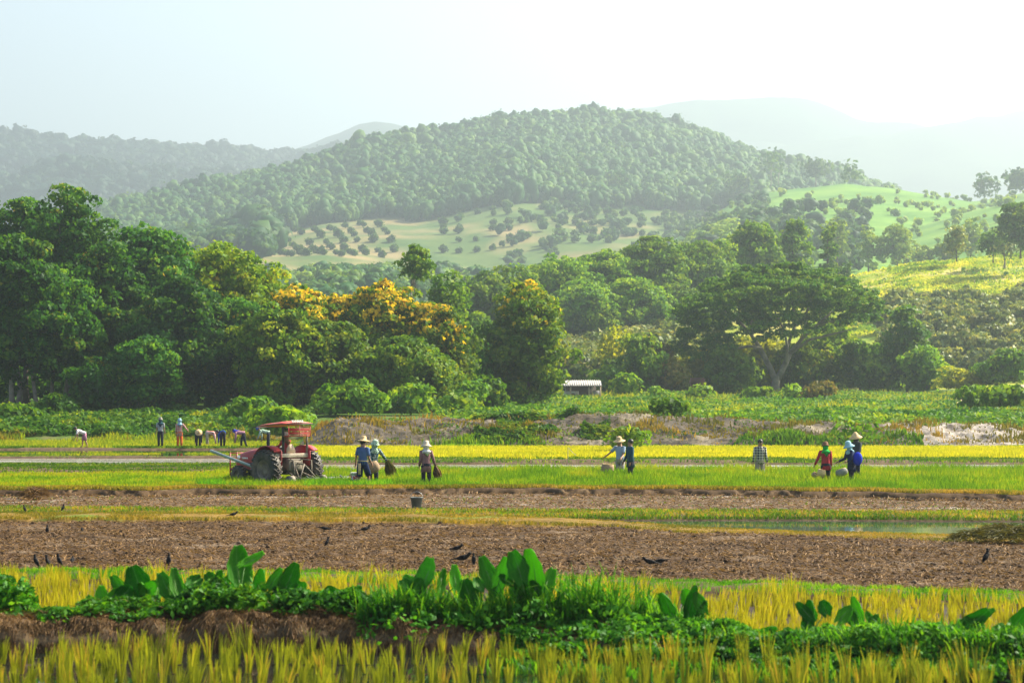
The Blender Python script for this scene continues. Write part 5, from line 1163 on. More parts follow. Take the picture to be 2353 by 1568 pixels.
def tractor():
    Yt = 85.0; hdg = math.radians(44)
    r = empty('tractor', (xat(660, Yt), Yt, -.06), hdg); tag(r, 'muddy red tractor with a roof and a long pipe standing in the green rice', 'tractor')
    # local frame: +Y forward, +X right (away from us), z up.  the near rear wheel is at -X
    R_, Wt, HT = .66, .36, .93
    for sx in (-1, 1):
        c = np.array((sx * HT, 0, R_ - .03)); Ry = rot('Y', PI / 2)
        prof = [(.34, -.15), (.40, -.17), (.58, -.18), (.64, -.16), (.645, -.02), (.645, .02), (.64, .16), (.58, .18), (.40, .17), (.34, .15), (.34, -.15)]
        ty = MB().lathe(prof, 40, c, Ry)
        for k in range(22):                    # chevron lugs
            for h in (-1, 1):
                th0 = 2 * PI * (k + (.5 if h > 0 else 0)) / 22; P_ = []
                for u in np.linspace(0, 1, 4):
                    th = th0 + .20 * u; x = h * (.0 + .19 * u); P_.append((x, .0, th, .655 - (.02 if u > .9 else 0)))
                for a_, b_ in zip(P_[:-1], P_[1:]):
                    vs = []
                    for (x, _, th, rr) in (a_, b_):
                        for w2 in (-.035, .035):
                            for rr2 in (rr - .03, rr + .045):
                                vs.append(c + np.array((x, math.sin(th + w2) * rr2, math.cos(th + w2) * rr2)))
                    ty.add(vs, [(0, 1, 3, 2), (4, 6, 7, 5), (0, 4, 5, 1), (2, 3, 7, 6), (1, 5, 7, 3), (0, 2, 6, 4)])
        wh = empty('wheel', (0, 0, 0)); wh.parent = r
        ty.build('tyre', M['black_rubber'], wh)
        rm = MB().lathe([(.001, sx * .02), (.10, sx * .02), (.13, sx * .06), (.16, sx * .0), (.28, sx * .03), (.32, sx * .14), (.35, sx * .15), (.35, -sx * .12), (.001, -sx * .10)], 28, c, Ry)
        for k in range(8):
            th = 2 * PI * k / 8; rm.ell(c + np.array((sx * .05, .19 * math.sin(th), .19 * math.cos(th))), (.03, .02, .02), 6, 4)
        rm.build('rim', M['mudmetal'], wh)
        # front wheels
        c = np.array((sx * .62, 1.95, .34)); wh = empty('wheel', (0, 0, 0)); wh.parent = r
        ty = MB().lathe([(.20, -.10), (.33, -.11), (.38, -.08), (.38, .08), (.33, .11), (.20, .10), (.20, -.1)], 28, c, Ry)
        for k in range(18):
            th = 2 * PI * k / 18
            for h in (-1, 1): ty.box(c + np.array((h * .06, .385 * math.sin(th + h * .1), .385 * math.cos(th + h * .1))), (.10, .04, .04), rot('X', -th))
        ty.build('tyre', M['black_rubber'], wh)
        MB().lathe([(.001, sx * .04), (.08, sx * .05), (.18, sx * .0), (.21, sx * .08), (.21, -sx * .08), (.001, -sx * .06)], 20, c, Ry).build('rim', M['mudmetal'], wh)
        # fenders: bent sheet over the rear wheel
        mb = MB(); pr = []
        for th in np.linspace(math.radians(-38), math.radians(66), 12): pr.append((math.sin(th) * .80, R_ + math.cos(th) * .78 * (1 if abs(th) < .5 else .99)))
        vs = []
        for (y, z_) in pr:
            for x in (sx * (HT + .05), sx * (HT - .28)):
                vs += [(x, y, z_), (x, y, z_ + .03)]
        Fq = []
        for i in range(len(pr) - 1):
            a, b = i * 4, i * 4 + 4; Fq += [(a + 1, a + 3, b + 3, b + 1), (a, b, b + 2, a + 2), (a, a + 1, b + 1, b), (a + 2, b + 2, b + 3, a + 3)]
        mb.add(vs, Fq)
        inner = [(0, y, z_) for (y, z_) in pr] + [(0, pr[-1][0], .75), (0, pr[0][0], .75)]
        mb.prism([(p[1], p[2]) for p in inner], sx * (HT - .31), sx * (HT - .28), axes=(1, 2, 0))
        mb.build('fender', M['tr_red'], r)
    # chassis, engine, gearbox, axle housing
    mb = MB().box((0, 1.1, .68), (.40, 2.4, .34)); mb.box((0, .1, .70), (.56, .8, .50)); mb.box((0, 1.95, .42), (1.05, .14, .12)); mb.box((0, 1.6, .55), (.34, .9, .24)); mb.build('chassis', M['tr_dark'], r, bevel=.02)
    MB().tube([(-.80, 0, .64), (-.4, 0, .66), (.4, 0, .66), (.80, 0, .64)], [.12, .17, .17, .12], 14).build('axle_housing', M['mudmetal'], r)
    mb = MB().box((0, -.28, .80), (.62, .42, .42)); mb.box((0, -.52, .78), (.40, .12, .30)); mb.build('gearbox', M['mudmetal'], r, bevel=.03)
    # bonnet: tapered, rounded nose
    sec = [(.72, .30, .98, .70), (.9, .30, 1.33, .70), (1.4, .30, 1.33, .68), (1.9, .28, 1.28, .66), (2.3, .26, 1.20, .66), (2.55, .235, 1.10, .66), (2.66, .20, .98, .70)]
    vs = []; seg = [(-1, 0), (-1, .55), (-.93, .8), (-.7, .94), (-.3, 1), (.3, 1), (.7, .94), (.93, .8), (1, .55), (1, 0)]
    for (y, hw, zt, zb) in sec[1:]:
        for (u, t) in seg: vs.append((u * hw, y, zb + (zt - zb) * t))
    n = len(seg); ns = len(sec) - 1
    Fq = [(i * n + k, i * n + k + 1, (i + 1) * n + k + 1, (i + 1) * n + k) for i in range(ns - 1) for k in range(n - 1)]
    mb = MB().add(vs, Fq); cen = len(vs)
    mb.add([vs[(ns - 1) * n + k] for k in range(n)] + [(0, 2.66, .85)], [], [(k, k + 1, n) for k in range(n - 1)])
    mb.add([vs[k] for k in range(n)] + [(0, .9, .85)], [], [(k + 1, k, n) for k in range(n - 1)])
    mb.prism([(.86, .38), (2.1, .66), (.86, .72)], -.315, .315, axes=(1, 2, 0))
    bn = mb.build('bonnet', M['tr_red'], r)
    for sx in (-1, 1):
        MB().ell((sx * .215, 2.46, 1.0), (.05, .13, .07), 12, 8).build('headlight', M['lamp'], r)
    mb = MB()
    mb.box((-.304, 1.55, .82), (.02, .9, .03))
    mb.build('side_vent', M['tr_dark'], r); mb = MB().box((0, 2.64, .84), (.34, .05, .22)); mb.build('grille', M['tr_dark'], r)
    MB().box((-.309, 1.1, .84), (.016, .24, .15)).build('side_plate', M['cream_metal'], r)
    text('YANMAR', .085, 'lettering', r, (-.306, 2.02, .985), (PI / 2, 0, -PI / 2)); text('EF494T', .105, 'lettering', r, (-.308, 1.42, .99), (PI / 2, 0, -PI / 2))
    # cowl, dashboard, steering wheel, floor, seat
    mb = MB().box((0, .72, 1.05), (.60, .34, .70)); mb.box((0, .60, 1.38), (.46, .20, .10)); mb.build('cowl', M['tr_dark'], r, bevel=.04)
    mb = MB().tube([(0, .55, 1.38), (0, .36, 1.48)], .02, 6)
    pts = [(.17 * math.cos(t), .36 - .06 * math.sin(t), 1.48 + .15 * math.sin(t)) for t in np.linspace(0, 2 * PI, 19)]
    mb.tube(pts, .014, 6, caps=False); mb.build('steering_wheel', M['tr_dark'], r)
    MB().box((0, .35, .60), (.95, .65, .05)).build('footplate', M['tr_dark'], r)
    mb = MB().box((-.0, .0, 1.14), (1.30, .62, .05)); mb.box((0, -.34, 1.12), (1.9, .10, .14)); mb.build('rear_deck', M['cream_metal'], r, bevel=.015)
    st = MB(); st.box((0, .06, 1.03), (.46, .42, .10), rot('X', .05)); st.box((0, -.16, 1.22), (.40, .05, .30)); st.build('seat', M['tr_red'], r, bevel=.03)
    MB().prism([(-.20, 1.18), (-.18, 1.36), (-.09, 1.50), (.06, 1.52), (.2, 1.3), (.19, 1.18)], -.215, -.19).build('seat_back_panel', M['tan_panel'], r)
    person('person in dark red shirt and white hat sitting on the tractor seat', 657, 85.0, .60, hdg, 1.46, lean=.0, head=.1, legs=((1.35, 1.45), (1.30, 1.35)), arms=((.75, .12, .55), (.75, .12, .5)), shirt='red_shirt', lower=('trousers', 'dark_trousers'), hat=('cap', 'white_cloth'), scarf='brown_cloth')
    # roof posts, roof, red rack
    MB().box((-.42, -.30, 1.62), (.07, .06, 1.0)).build('roof_post', M['tr_dark'], r)
    mb = MB().tube([(.62, -.34, 1.15), (.62, -.34, 1.5), (.62, -.34, 2.05)], [.045, .04, .022], 8); mb.build('roof_post', M['mudmetal'], r)
    mb = MB().tube([(-.42, -.30, 1.62), (-.42, -.30, 2.12)], .05, 8); mb.tube([(-.42, -.3, 2.05), (.62, -.34, 2.05)], .03, 6); mb.build('roof_frame', M['tr_dark'], r)
    nx, ny = 14, 16; vs = []; W_, Y0_, Y1_ = .66, -.62, 1.15
    for lay in (0, 1):
        for i in range(nx):
            for j in range(ny):
                u = i / (nx - 1) * 2 - 1; t = j / (ny - 1); x = u * W_ * (1 - .10 * t ** 3); y = Y0_ + (Y1_ - Y0_) * t
                zt = 2.235 + .07 * (1 - abs(u) ** 3.2) * (1 - abs(2 * t - 1) ** 6) - .14 * t ** 2 + .04 * (t < .35) * (1 - (t / .35) ** 2) * (1 - abs(u) ** 4)
                vs.append((x, y, zt if lay == 0 else 2.235 - .14 * t ** 2 - .05 * math.sin(PI * t) * abs(u)))
    i0 = [(i * ny + j, (i + 1) * ny + j, (i + 1) * ny + j + 1, i * ny + j + 1) for i in range(nx - 1) for j in range(ny - 1)]
    m0 = nx * ny; F_ = i0 + [tuple(a + m0 for a in f[::-1]) for f in i0]
    for i in range(nx - 1): F_ += [(i * ny, i * ny + m0, (i + 1) * ny + m0, (i + 1) * ny), (i * ny + ny - 1, (i + 1) * ny + ny - 1, (i + 1) * ny + ny - 1 + m0, i * ny + ny - 1 + m0)]
    for j in range(ny - 1): F_ += [(j, j + 1, j + 1 + m0, j + m0), ((nx - 1) * ny + j, (nx - 1) * ny + j + m0, (nx - 1) * ny + j + 1 + m0, (nx - 1) * ny + j + 1)]
    rf = MB().add(vs, F_).build('roof', M['tr_canopy'], r)
    mb = MB()
    loop = [(-W_ * .98, Y0_, 2.22), (-W_ * .98, .3, 2.19), (-W_ * .9, Y1_ + .02, 2.09), (0, Y1_ + .18, 2.08), (W_ * .9, Y1_ + .02, 2.09), (W_ * .98, .3, 2.19), (W_ * 1.12, Y0_ * .8, 2.22), (W_ * .98, Y0_ - .03, 2.22), (-W_ * .98, Y0_ - .03, 2.22)]
    mb.tube(loop, .016, 6); mb.build('roof_rail', M['tr_dark'], r)
    text('YANMAR', .13, 'lettering', r, (-.05, Y0_ - .012, 2.31), (PI / 2 - .1, 0, 0))
    rk = MB(); rk.box((.05, -.60, 2.03), (.93, .015, .09)); rk.box((.05, -.60, 1.90), (.93, .015, .06)); rk.box((.05, -.47, 1.80), (.96, .24, .02)); rk.build('rack_box', M['red_paint'], r)
    gb = MB()
    for q in range(9): gb.box((.05, -.625, 1.815 + q * .042), (.98, .016, .012))
    for x in (-.44, .05, .54): gb.box((x, -.627, 1.98), (.022, .02, .40))
    gb.build('rack_bars', M['tr_canopy'], r)
    # hitch, lift arms, rake harrow behind
    mb = MB()
    for sx in (-1, 1):
        mb.tube([(sx * .28, -.35, .55), (sx * .36, -.9, .38), (sx * .42, -1.25, .30)], .035, 6); mb.tube([(sx * .22, -.45, 1.0), (sx * .40, -.85, .95), (sx * .38, -.9, .40)], .025, 6)
        mb.tube([(sx * .40, -1.2, .30), (0, -.95, .82)], .025, 6)
    mb.tube([(0, -.5, .85), (0, -.95, .82)], .03, 6); mb.tube([(-.12, -.55, .8), (-.25, -.95, .4), (-.2, -1.2, .3)], .022, 6); mb.build('hitch', M['mudmetal'], r)
    mb = MB().tube([(-.75, -1.22, .28), (2.0, -1.22, .28)], .10, 10)
    for x in np.linspace(-.7, 1.95, 16): mb.tube([(x, -1.22, .28), (x, -1.30, .12), (x, -1.22, -.02)], .022, 5)
    mb.build('harrow', M['tr_dark'], r)
    for x in (-.8, .6, 2.0): MB().tube([(x - .10, -1.2, .28), (x + .10, -1.2, .28)], [.17, .17], 14).build('harrow_drum', M['mudmetal'], r)
    for x in (-.1, 1.4): MB().tube([(x, -1.2, .42), (x + .05, -1.45, .25), (x + .1, -1.6, .02)], .022, 5).build('harrow_tine', M['steel'], r)
    # long pipe and front guard
    MB().tube([(-.62, .66, .60), (-.62, 3.6, 1.22)], .055, 12).build('boom_pipe', M['pipe'], r)
    mb = MB()
    for z_ in (.60, .95, 1.15): mb.tube([(-.40, 2.75, z_), (.40, 2.75, z_)], .025, 6)
    for x in (-.40, -.1, .1, .40): mb.tube([(x, 2.75, .35), (x, 2.75, 1.18)], .025, 6)
    mb.tube([(-.40, 2.75, .6), (-.35, 2.3, .6)], .03, 6); mb.tube([(.40, 2.75, .6), (.35, 2.3, .6)], .03, 6); mb.tube([(-.62, 2.75, 1.0), (-.4, 2.75, 1.0)], .03, 6)
    mb.build('front_guard', M['tr_red'], r)
tractor()

# ---------------------------------------------------------------- small things in the fields
bucket('bucket', (xat(957, 66.2), 66.2, .08), .31, .125, .17, 'grey_plastic', 'grey plastic bucket standing alone on the weedy bund', True)
e = empty('flag', (xat(1304, 98), 98, 0)); tag(e, 'small white flag on a thin stick in the rice', 'flag')
MB().tube([(0, 0, 0), (0.01, 0, .55), (0, 0, 1.02)], .012, 5).build('pole', M['bark_pale'], e)
fl_v = [(0, 0, 1.06), (.06, .01, .98), (.17, .03, .86), (.30, .0, .75), (.36, -.02, .73), (.24, -.03, .82), (.12, -.02, .94), (.04, 0, 1.05)]
MB().add(fl_v + [(a, b + .006, c) for a, b, c in fl_v], [(0, 1, 6, 7), (1, 2, 5, 6), (2, 3, 4, 5), (8, 15, 14, 9), (9, 14, 13, 10), (10, 13, 12, 11)]).build('pennant', M['white_cloth'], e)
M['crow'] = solid('crow', (.008, .008, .009), .7, var=.4, scale=20, spec=.12)
def bird_mesh(pose):
    mb = MB(); t = {'upright': 1.0, 'level': .15, 'feed': -.25, 'pigeon': .1}[pose]
    c, s = math.cos(t), math.sin(t); Pn = lambda x, z_: (x * c - z_ * s, 0, .10 + x * s + z_ * c)
    pts = [Pn(-.24, -.005), Pn(-.13, .0), Pn(-.07, .0), Pn(.0, .0), Pn(.06, .012), Pn(.10, .03)]
    mb.tube(pts, [(.006, .022), (.014, .026), (.035, .038), (.048, .05), (.04, .042), (.022, .024)], 10, side=(-s, 0, c))
    h = np.array(Pn(.125, .045)) + np.array((0, 0, -.03 if pose == 'feed' else .012)); mb.tube([Pn(.085, .022), h], [.028, .026], 8); mb.ell(h, (.030, .026, .027), 10, 7)
    mb.tube([h + (.02, 0, 0), h + np.array((.062, 0, -.004 if pose != 'feed' else -.035))], [.011, .002], 6)
    lg = MB()
    for y in (-.018, .018):
        x0 = Pn(-.01, -.035); lg.tube([x0, (x0[0] - .01, y, .05), (x0[0] + .005, y, .0)], .004, 5); lg.tube([(x0[0] - .02, y, .003), (x0[0] + .035, y, .003)], .003, 4)
    body = mesh('bird', np.vstack(mb.V), np.vstack(mb.F4), np.vstack(mb.F3), mat=M['crow']); legs = mesh('legs', np.vstack(lg.V), np.vstack(lg.F4), np.vstack(lg.F3), mat=M['bark'])
    wg = MB()
    for y in (-1, 1): wg.tube([np.array(Pn(.05, .02)) + (0, y * .035, 0), np.array(Pn(-.03, .01)) + (0, y * .048, 0), np.array(Pn(-.15, -.005)) + (0, y * .018, 0)], [(.03, .01), (.035, .012), (.005, .006)], 7, side=(-s, 0, c))
    return body, legs, mesh('wings', np.vstack(wg.V), np.vstack(wg.F4), np.vstack(wg.F3), mat=M['crow'])
BM = {k: bird_mesh(k) for k in ('upright', 'level', 'feed')}
GBd = 'black birds feeding on the ploughed field'
for px, py, pose, a, sc, lb in (
    (58, 1184, 'upright', PI, .95, 'black bird standing upright on the tan bund near the left edge'), (146, 1182, 'upright', 0, .95, 'black bird on the tan bund beside the one at the left edge'),
    (110, 1228, 'upright', PI / 2, .95, 'black bird alone on the upper left of the brown field'), (190, 1226, 'level', PI / 2, .75, 'small black bird right of the lone one on the upper left field'),
    (85, 1306, 'upright', PI, 1.15, 'black bird at the left end of the row above the yellow stubble'), (111, 1305, 'upright', PI, 1.05, 'slim black bird second in the row above the yellow stubble'),
    (138, 1303, 'upright', PI, 1.1, 'black bird third in the row above the yellow stubble'), (168, 1300, 'level', PI / 2, .95, 'crouching black bird at the right end of the row'),
    (389, 1302, 'upright', PI / 2, 1.1, 'black bird between the taro leaves facing away'), (537, 1198, 'level', 0, 1.1, 'black bird pecking on the dry tan bund'),
    (746, 1226, 'feed', 0, 1.1, 'black bird bent low at the middle of the brown field'), (840, 1228, 'level', 0, 1.2, 'black bird stretched flat right of the bent one'),
    (752, 1258, 'upright', 0, 1.0, 'black bird leaning forward below the bent one'), (1050, 1274, 'level', 0, 1.2, 'black bird with raised head above the tall taro leaves'),
    (1064, 1300, 'level', 0, 1.5, 'dark grey pigeon walking left of its mate'), (1088, 1299, 'upright', PI / 2, 1.0, 'dark pigeon close behind its walking mate'),
    (1492, 1316, 'level', PI, 1.3, 'grey bird low in a furrow behind the arching grass'), (1516, 1312, 'feed', PI, 1.1, 'dark bird just right of the grey one in the furrow'),
    (2263, 1296, 'upright', .1, 1.35, 'large dark bird alone at the right side of the brown field')):
    Yb = yat(py); sc *= .72
    b, l, wg = BM[pose]; z = .06 if 1205 < py < 1310 else .12
    o = link('bird', b, None, (xat(px, Yb), Yb, z)); o.rotation_euler = (0, 0, a + random.uniform(-.3, .3)); o.scale = (sc,) * 3; tag(o, lb, 'bird', GBd)
    link('legs', l, o); link('wings', wg, o)

# straw on the bund
def bund_z(px, Y):
    X = xat(px, Y); t = np.clip((Y - L1(px)) / (L2(px) - L1(px)), 0, 1); p = np.clip(np.minimum(t / .22, (1 - t) / .3), 0, 1) ** .45
    return SB_H(px) * p * (1 + .5 * fbm(X / .35, Y / .35, 11, 5)) - .1 * (1 - p)
def straw(n, px0, px1, t0, t1, ln, wd, mat, label, seed, hang=.6, up=.03, name='straw', dens=None):
    rng = np.random.default_rng(seed); px = rng.uniform(px0, px1, n); t = rng.uniform(t0, t1, n); Y = L1(px) * (1 - t) + L2(px) * t; x = xat(px, Y)
    if dens is not None:
        ok = dens(px, t) > rng.random(n); px, t, Y, x = px[ok], t[ok], Y[ok], x[ok]; n = len(px)
    B = np.stack([x, Y, bund_z(px, Y) + rng.random(n) * up], -1)
    a = rng.uniform(0, 6.28, n); clump = vn(x / .35, Y / .4, 3) * 6.28; a = np.where(rng.random(n) < .6, clump + rng.normal(0, .35, n), a)
    l = ln * rng.uniform(.4, 1.2, n); D = np.stack([np.cos(a), -np.abs(np.sin(a)) * .6, rng.normal(.15, .25, n)], -1)
    fr = (t < .35)[:, None]; D = np.where(fr, D * np.array((.5, .6, 0)) + np.array((0, -.25, -1.)) * hang, D)
    s = np.cross(D, rng.normal(0, 1, (n, 3))); s /= np.linalg.norm(s, axis=1)[:, None] + 1e-9; s *= wd
    mid = B + D * l[:, None] * .5 + np.array((0, -.02, .015)); tip = B + D * l[:, None] + np.array((0, -.02, -.02))
    V = np.stack([B - s, B + s, mid + s, mid - s, tip], 1).reshape(-1, 3); i = np.arange(n)[:, None] * 5; lv = np.clip(rng.normal(.5, .25, n) + .5 * fbm(x / .3, Y / .3, 4), 0, 1)
    stuff(name, mesh(name, V, np.hstack([i, i + 1, i + 2, i + 3]), np.hstack([i + 3, i + 2, i + 4]), lv=np.concatenate([lv, lv]), mat=M[mat], smooth=False), label)
straw(58000, -1000, 1350, .12, .95, .20, .0035, 'straw', 'tangled old straw lying over the foreground bund', 901, dens=lambda px, t: np.where(px < 1000, 1, .35))
straw(34000, -1000, 1250, .0, .34, .26, .004, 'straw', 'straw hanging down the face of the foreground bund', 902, hang=.9, dens=lambda px, t: .25 + .75 * (vn(px / 26, px * 0, 4) > .4))
straw(5000, 950, 2500, .0, .6, .22, .004, 'straw', 'thin straw along the right part of the foreground bund', 903)

# leafy ground cover on the foreground bund
def cluster(name, spots, n, leaf, mat, label, seed, zf):
    rng = np.random.default_rng(seed); Ps, Ns = [], []
    for (px, Y, wpx, h, q) in spots:
        m = int(n * q); x = xat(px, Y) + rng.normal(0, .5, m) * wpx * Y / F * .55; y = Y + rng.normal(0, .28, m); pp = CX + F * x / y
        env = np.exp(-((pp - px) / (wpx * .6)) ** 2) * (.6 + .6 * vn(x / .22, y / .3, seed)); z = zf(pp, y) + h * env * rng.random(m) ** .6
        Ps.append(np.stack([x, y, z], -1)); Ns.append(np.stack([rng.normal(0, .3, m), -.7 + 0 * x, .8 + 0 * x], -1))
    V, Fq, lv = leaves(np.vstack(Ps), np.vstack(Ns), leaf, rng, .8, 1.25)
    stuff(name, mesh(name, V, Fq, lv=lv, mat=M[mat], smooth=False), label)
zfg = lambda px, Y: np.maximum(bund_z(px, Y), -.02)
CL = lambda px, d=.9: float(L2(px)) + d - .9
M['weed_deep'] = leafmat('weed_deep', [(0, (.008, .065, .004)), (.6, (.035, .16, .007)), (1, (.11, .30, .012))], trans=.4, spec=.12)
M['taro'] = leafmat('taro', [(0, (.016, .15, .008)), (1, (.13, .42, .02))], trans=.5, rough=.5, objvar=.15, spec=.12)
cluster('creeper', [(0, 31.8, 110, .70, 3.4), (62, 32.0, 60, .50, 1.6)], 1300, .07, 'weed_deep', 'mound of dark leafy creeper at the left edge', 911, zfg)
cluster('leafy_weeds', [(470 + 0 * k, 32.0, 60, .36, .9) if k == 0 else (540 + k * 55, 32.0, 70, .34, 1.0) for k in range(5)] + [(400, 32.0, 40, .20, .4), (170, 32.1, 60, .14, .3)], 1100, .06, 'weed_deep', 'leafy weeds around the left taro plants', 912, zfg)
def mat_of_weeds(name, n, prof, Yf, leaf, label, seed, sy=.3):
    rng = np.random.default_rng(seed); k = sorted(prof); px = rng.uniform(k[0], k[-1], n); h = np.interp(px, k, [prof[i] for i in k]); Y = Yf(px) + rng.normal(0, sy, n); x = xat(px, Y)
    hh = h * (.45 + .85 * vn(x / .30, Y / .5, seed)) * rng.random(n) ** .65; P = np.stack([x, Y, zfg(px, Y) + hh], -1)
    ok = (vn(x / .13, P[:, 2] / .13 + Y / .3, seed + 2) > .3) & (h > .02); P = P[ok]; m = len(P)
    N = np.stack([rng.normal(0, .4, m), -.6 + 0 * P[:, 0], .8 + rng.normal(0, .3, m)], -1)
    V, Fq, lv = leaves(P, N, leaf, rng, .7, 1.35, np.clip(.5 * rng.random(m) + .6 * vn(P[:, 0] / .25, P[:, 2] / .2 + 7, seed + 4), 0, 1))
    stuff(name, mesh(name, V, Fq, lv=lv, mat=M['weed_deep'], smooth=False), label)
mat_of_weeds('leafy_weeds', 20000, {820: 0.05, 870: .28, 960: .32, 1050: .30, 1140: .32, 1230: .38, 1320: .36, 1410: .34, 1500: .30, 1580: .24, 1660: .12}, lambda p: 31.1 + 0 * p, .06, 'dense leafy weeds over the middle of the foreground bund', 913)
mat_of_weeds('leafy_weeds', 34000, {1150: .05, 1250: .16, 1450: .18, 1650: .20, 1750: .14, 1850: .18, 1930: .22, 2020: .28, 2110: .30, 2300: .32, 2900: .32, 3300: .2}, lambda p: L2(p) - .7, .055, 'dark leafy weeds over the right part of the foreground bund', 914)
mat_of_weeds('leafy_weeds', 23000, {1150: .04, 1300: .16, 2500: .22, 3200: .2}, lambda p: L1(p) - .02, .05, 'leafy weeds trailing down the right face of the bund', 915, .12)
mat_of_weeds('leafy_weeds', 22000, {90: .10, 140: .14, 300: .16, 400: .24, 480: .34, 700: .34, 860: .34}, lambda p: 31.3 + 0 * p, .055, 'low leafy weeds between the taro plants on the left half', 916, .2)
def arch(spots, mat, label, seed, wd=.022, nb=70):
    """long arching grass leaves"""
    rng = np.random.default_rng(seed); Vs, F4, lv = [], [], []; c = 0
    for (px, Y, h, sp) in spots:
        for q in range(nb):
            a = rng.uniform(0, 6.28); r = rng.random() * sp; x0 = xat(px, Y) + r * math.cos(a); y0 = Y + r * .5 * math.sin(a)
            z0 = float(zfg(np.array([CX + F * x0 / y0]), np.array([y0]))[0]); hh = h * rng.uniform(.5, 1.1); a2 = rng.uniform(0, 6.28); ou = hh * rng.uniform(.15, .85); w_ = wd * rng.uniform(.5, 1.1)
            n = 6
            for i in range(n + 1):
                u = i / n; cx = x0 + math.cos(a2) * ou * u ** 1.7; cy = y0 + math.sin(a2) * ou * u ** 1.7 * .7; cz = z0 + hh * (1.35 * u - .62 * u ** 2.6 * (ou / hh + .35))
                ww = w_ * (math.sin(math.pi * min(.98, u * .85 + .12))) * .5
                sx, sy = -math.sin(a2) * ww, math.cos(a2) * ww
                sx = sx if abs(sx) > .3 * ww else .6 * ww
                Vs += [(cx - sx, cy - sy, cz), (cx + sx, cy + sy, cz)]
            b = c * 2 * (n + 1); v_ = rng.random()
            for i in range(n): F4.append((b + 2 * i, b + 2 * i + 1, b + 2 * i + 3, b + 2 * i + 2)); lv.append(v_)
            c += 1
    return stuff('arching_grass', mesh('arching_grass', Vs, F4, lv=lv, mat=M[mat]), label)
arch([(px, 30.6 + .9 * ((i * 37) % 10) / 10, h * 1.12, .30) for i, (px, h) in enumerate([(p, np.interp(p, [860, 960, 1100, 1230, 1330, 1400, 1500, 1600, 1680], [.40, .46, .42, .60, .76, .76, .64, .46, .24])) for p in range(865, 1680, 24)])], 'arch_grass', 'tall arching grass on the foreground bund right of the big leaves', 921, nb=85, wd=.026)
arch([(px, float(L2(np.array([px]))[0]) - .5 - .8 * ((i * 53) % 10) / 10, h, .30) for i, (px, h) in enumerate([(p, np.interp(p, [1600, 1750, 1850, 1950, 2050, 2200, 2450], [.26, .20, .22, .34, .42, .40, .42])) for p in range(1600, 2450, 27)])], 'arch_grass', 'arching grass leaves at the right of the foreground bund', 922, nb=60, wd=.024)
arch([(px, 32.0, .26, .25) for px in range(110, 870, 28)], 'arch_grass', 'short arching grass between the left taro plants', 923, nb=70)
arch([(22, 31.8, .85, .05)], 'arch_grass', 'thin tendril rising out of the creeper mound', 924, nb=5, wd=.014)
arch([(px, 27.6 + .3 * math.sin(px * 3.), .22, .3) for px in range(1150, 2450, 40)], 'arch_grass', 'dark grass growing down the right face of the bund', 925, nb=30)

# taro plants: heart shaped leaves on stalks
def taro(px, Y, label, lv_):
    Yf = Y; z0 = float(zfg(np.array([px]), np.array([Y]))[0]); root = empty('taro_plant', (xat(px, Y), Y, z0)); tag(root, label, 'taro plant', 'taro plants on the foreground bund')
    s = F / Y; st = MB()
    rng = np.random.default_rng(int(px))
    lv_ = [(a_, b_ + 4, c_ * .84, d_ * .78, e_, f_) for a_, b_, c_, d_, e_, f_ in lv_] + [(px + rng.uniform(-58, 58), max(q[1] for q in lv_) + rng.uniform(-22, 14), rng.uniform(30, 50), rng.uniform(24, 40), rng.uniform(-1.2, 1.2), rng.uniform(.1, .9)) for _ in range(3)]
    for (lx, ly, ln, wdt, tilt, dark) in lv_:        # leaf centre in the view, length, width (view px), lean angle, pigment
        c = np.array((xat(lx, Y) - xat(px, Y), rng.uniform(-.12, .12), zat(ly, Y) - z0)); L_ = ln / s; W_ = wdt / s
        nu, nv = 26, 17; vs = []
        yaw = rng.uniform(-.35, .35); R = rot('Y', tilt + rng.uniform(-.22, .22)) @ rot('Z', yaw * 2.6) @ rot('X', rng.uniform(-.9, .35))
        for i in range(nu):
            u = i / (nu - 1)
            prof = math.sin(math.pi * (u ** .62 * .90 + .04)) ** .7 if u > 0 else .12
            for j in range(nv):
                t = j / (nv - 1) * 2 - 1
                notch = -.30 * L_ * (1 - u) ** 2.5 * math.sin(math.pi * min(1, abs(t) * .93 + .02))
                x = t * W_ * .54 * max(prof, .62 * (1 - u) ** .3 * (u < .4)) * (1 + .05 * math.sin(u * 19 + lx)); z_ = (u - .42) * L_ + notch
                y = -.16 * W_ * t * t + .05 * L_ * math.sin(u * 3) + .012 * math.sin(t * 16 + u * 3) * abs(t) - .10 * L_ * u ** 2
                vs.append(c + R @ np.array((x, y, z_)))
        Fq = [(i * nv + j, i * nv + j + 1, (i + 1) * nv + j + 1, (i + 1) * nv + j) for i in range(nu - 1) for j in range(nv - 1)]
        me = mesh('leaf', vs, Fq, lv=np.clip(dark + rng.normal(0, .04, len(Fq)), 0, 1), mat=M['taro']); vattr(me, 'vein', [min(abs(math.sin(math.pi * (i / (nu - 1) * 4.5 - abs(j / (nv - 1) * 2 - 1) * 1.2))), abs(j / (nv - 1) * 2 - 1) * 3) for i in range(nu) for j in range(nv)]); o = link('leaf', me, root)
        md = o.modifiers.new('thick', 'SOLIDIFY'); md.thickness = .003
        at_ = c + R @ np.array((0, 0, -.42 * L_ + .1 * L_)); mid = np.array((at_[0] * .45, at_[1] * .5 + .03, at_[2] * .55)); st.tube([(0, 0, -.02), mid, at_], [.012, .010, .006], 7)
        for q in (-1, 1):
            for u in (.3, .5, .7): pass
        st.tube([c + R @ np.array((0, -.012, -.30 * L_)), c + R @ np.array((0, .05 * L_ * .9 - .10 * L_ * .3 - .012, .15 * L_))], [.006, .003], 5)
    st.build('stalk', M['taro_stalk'], root)
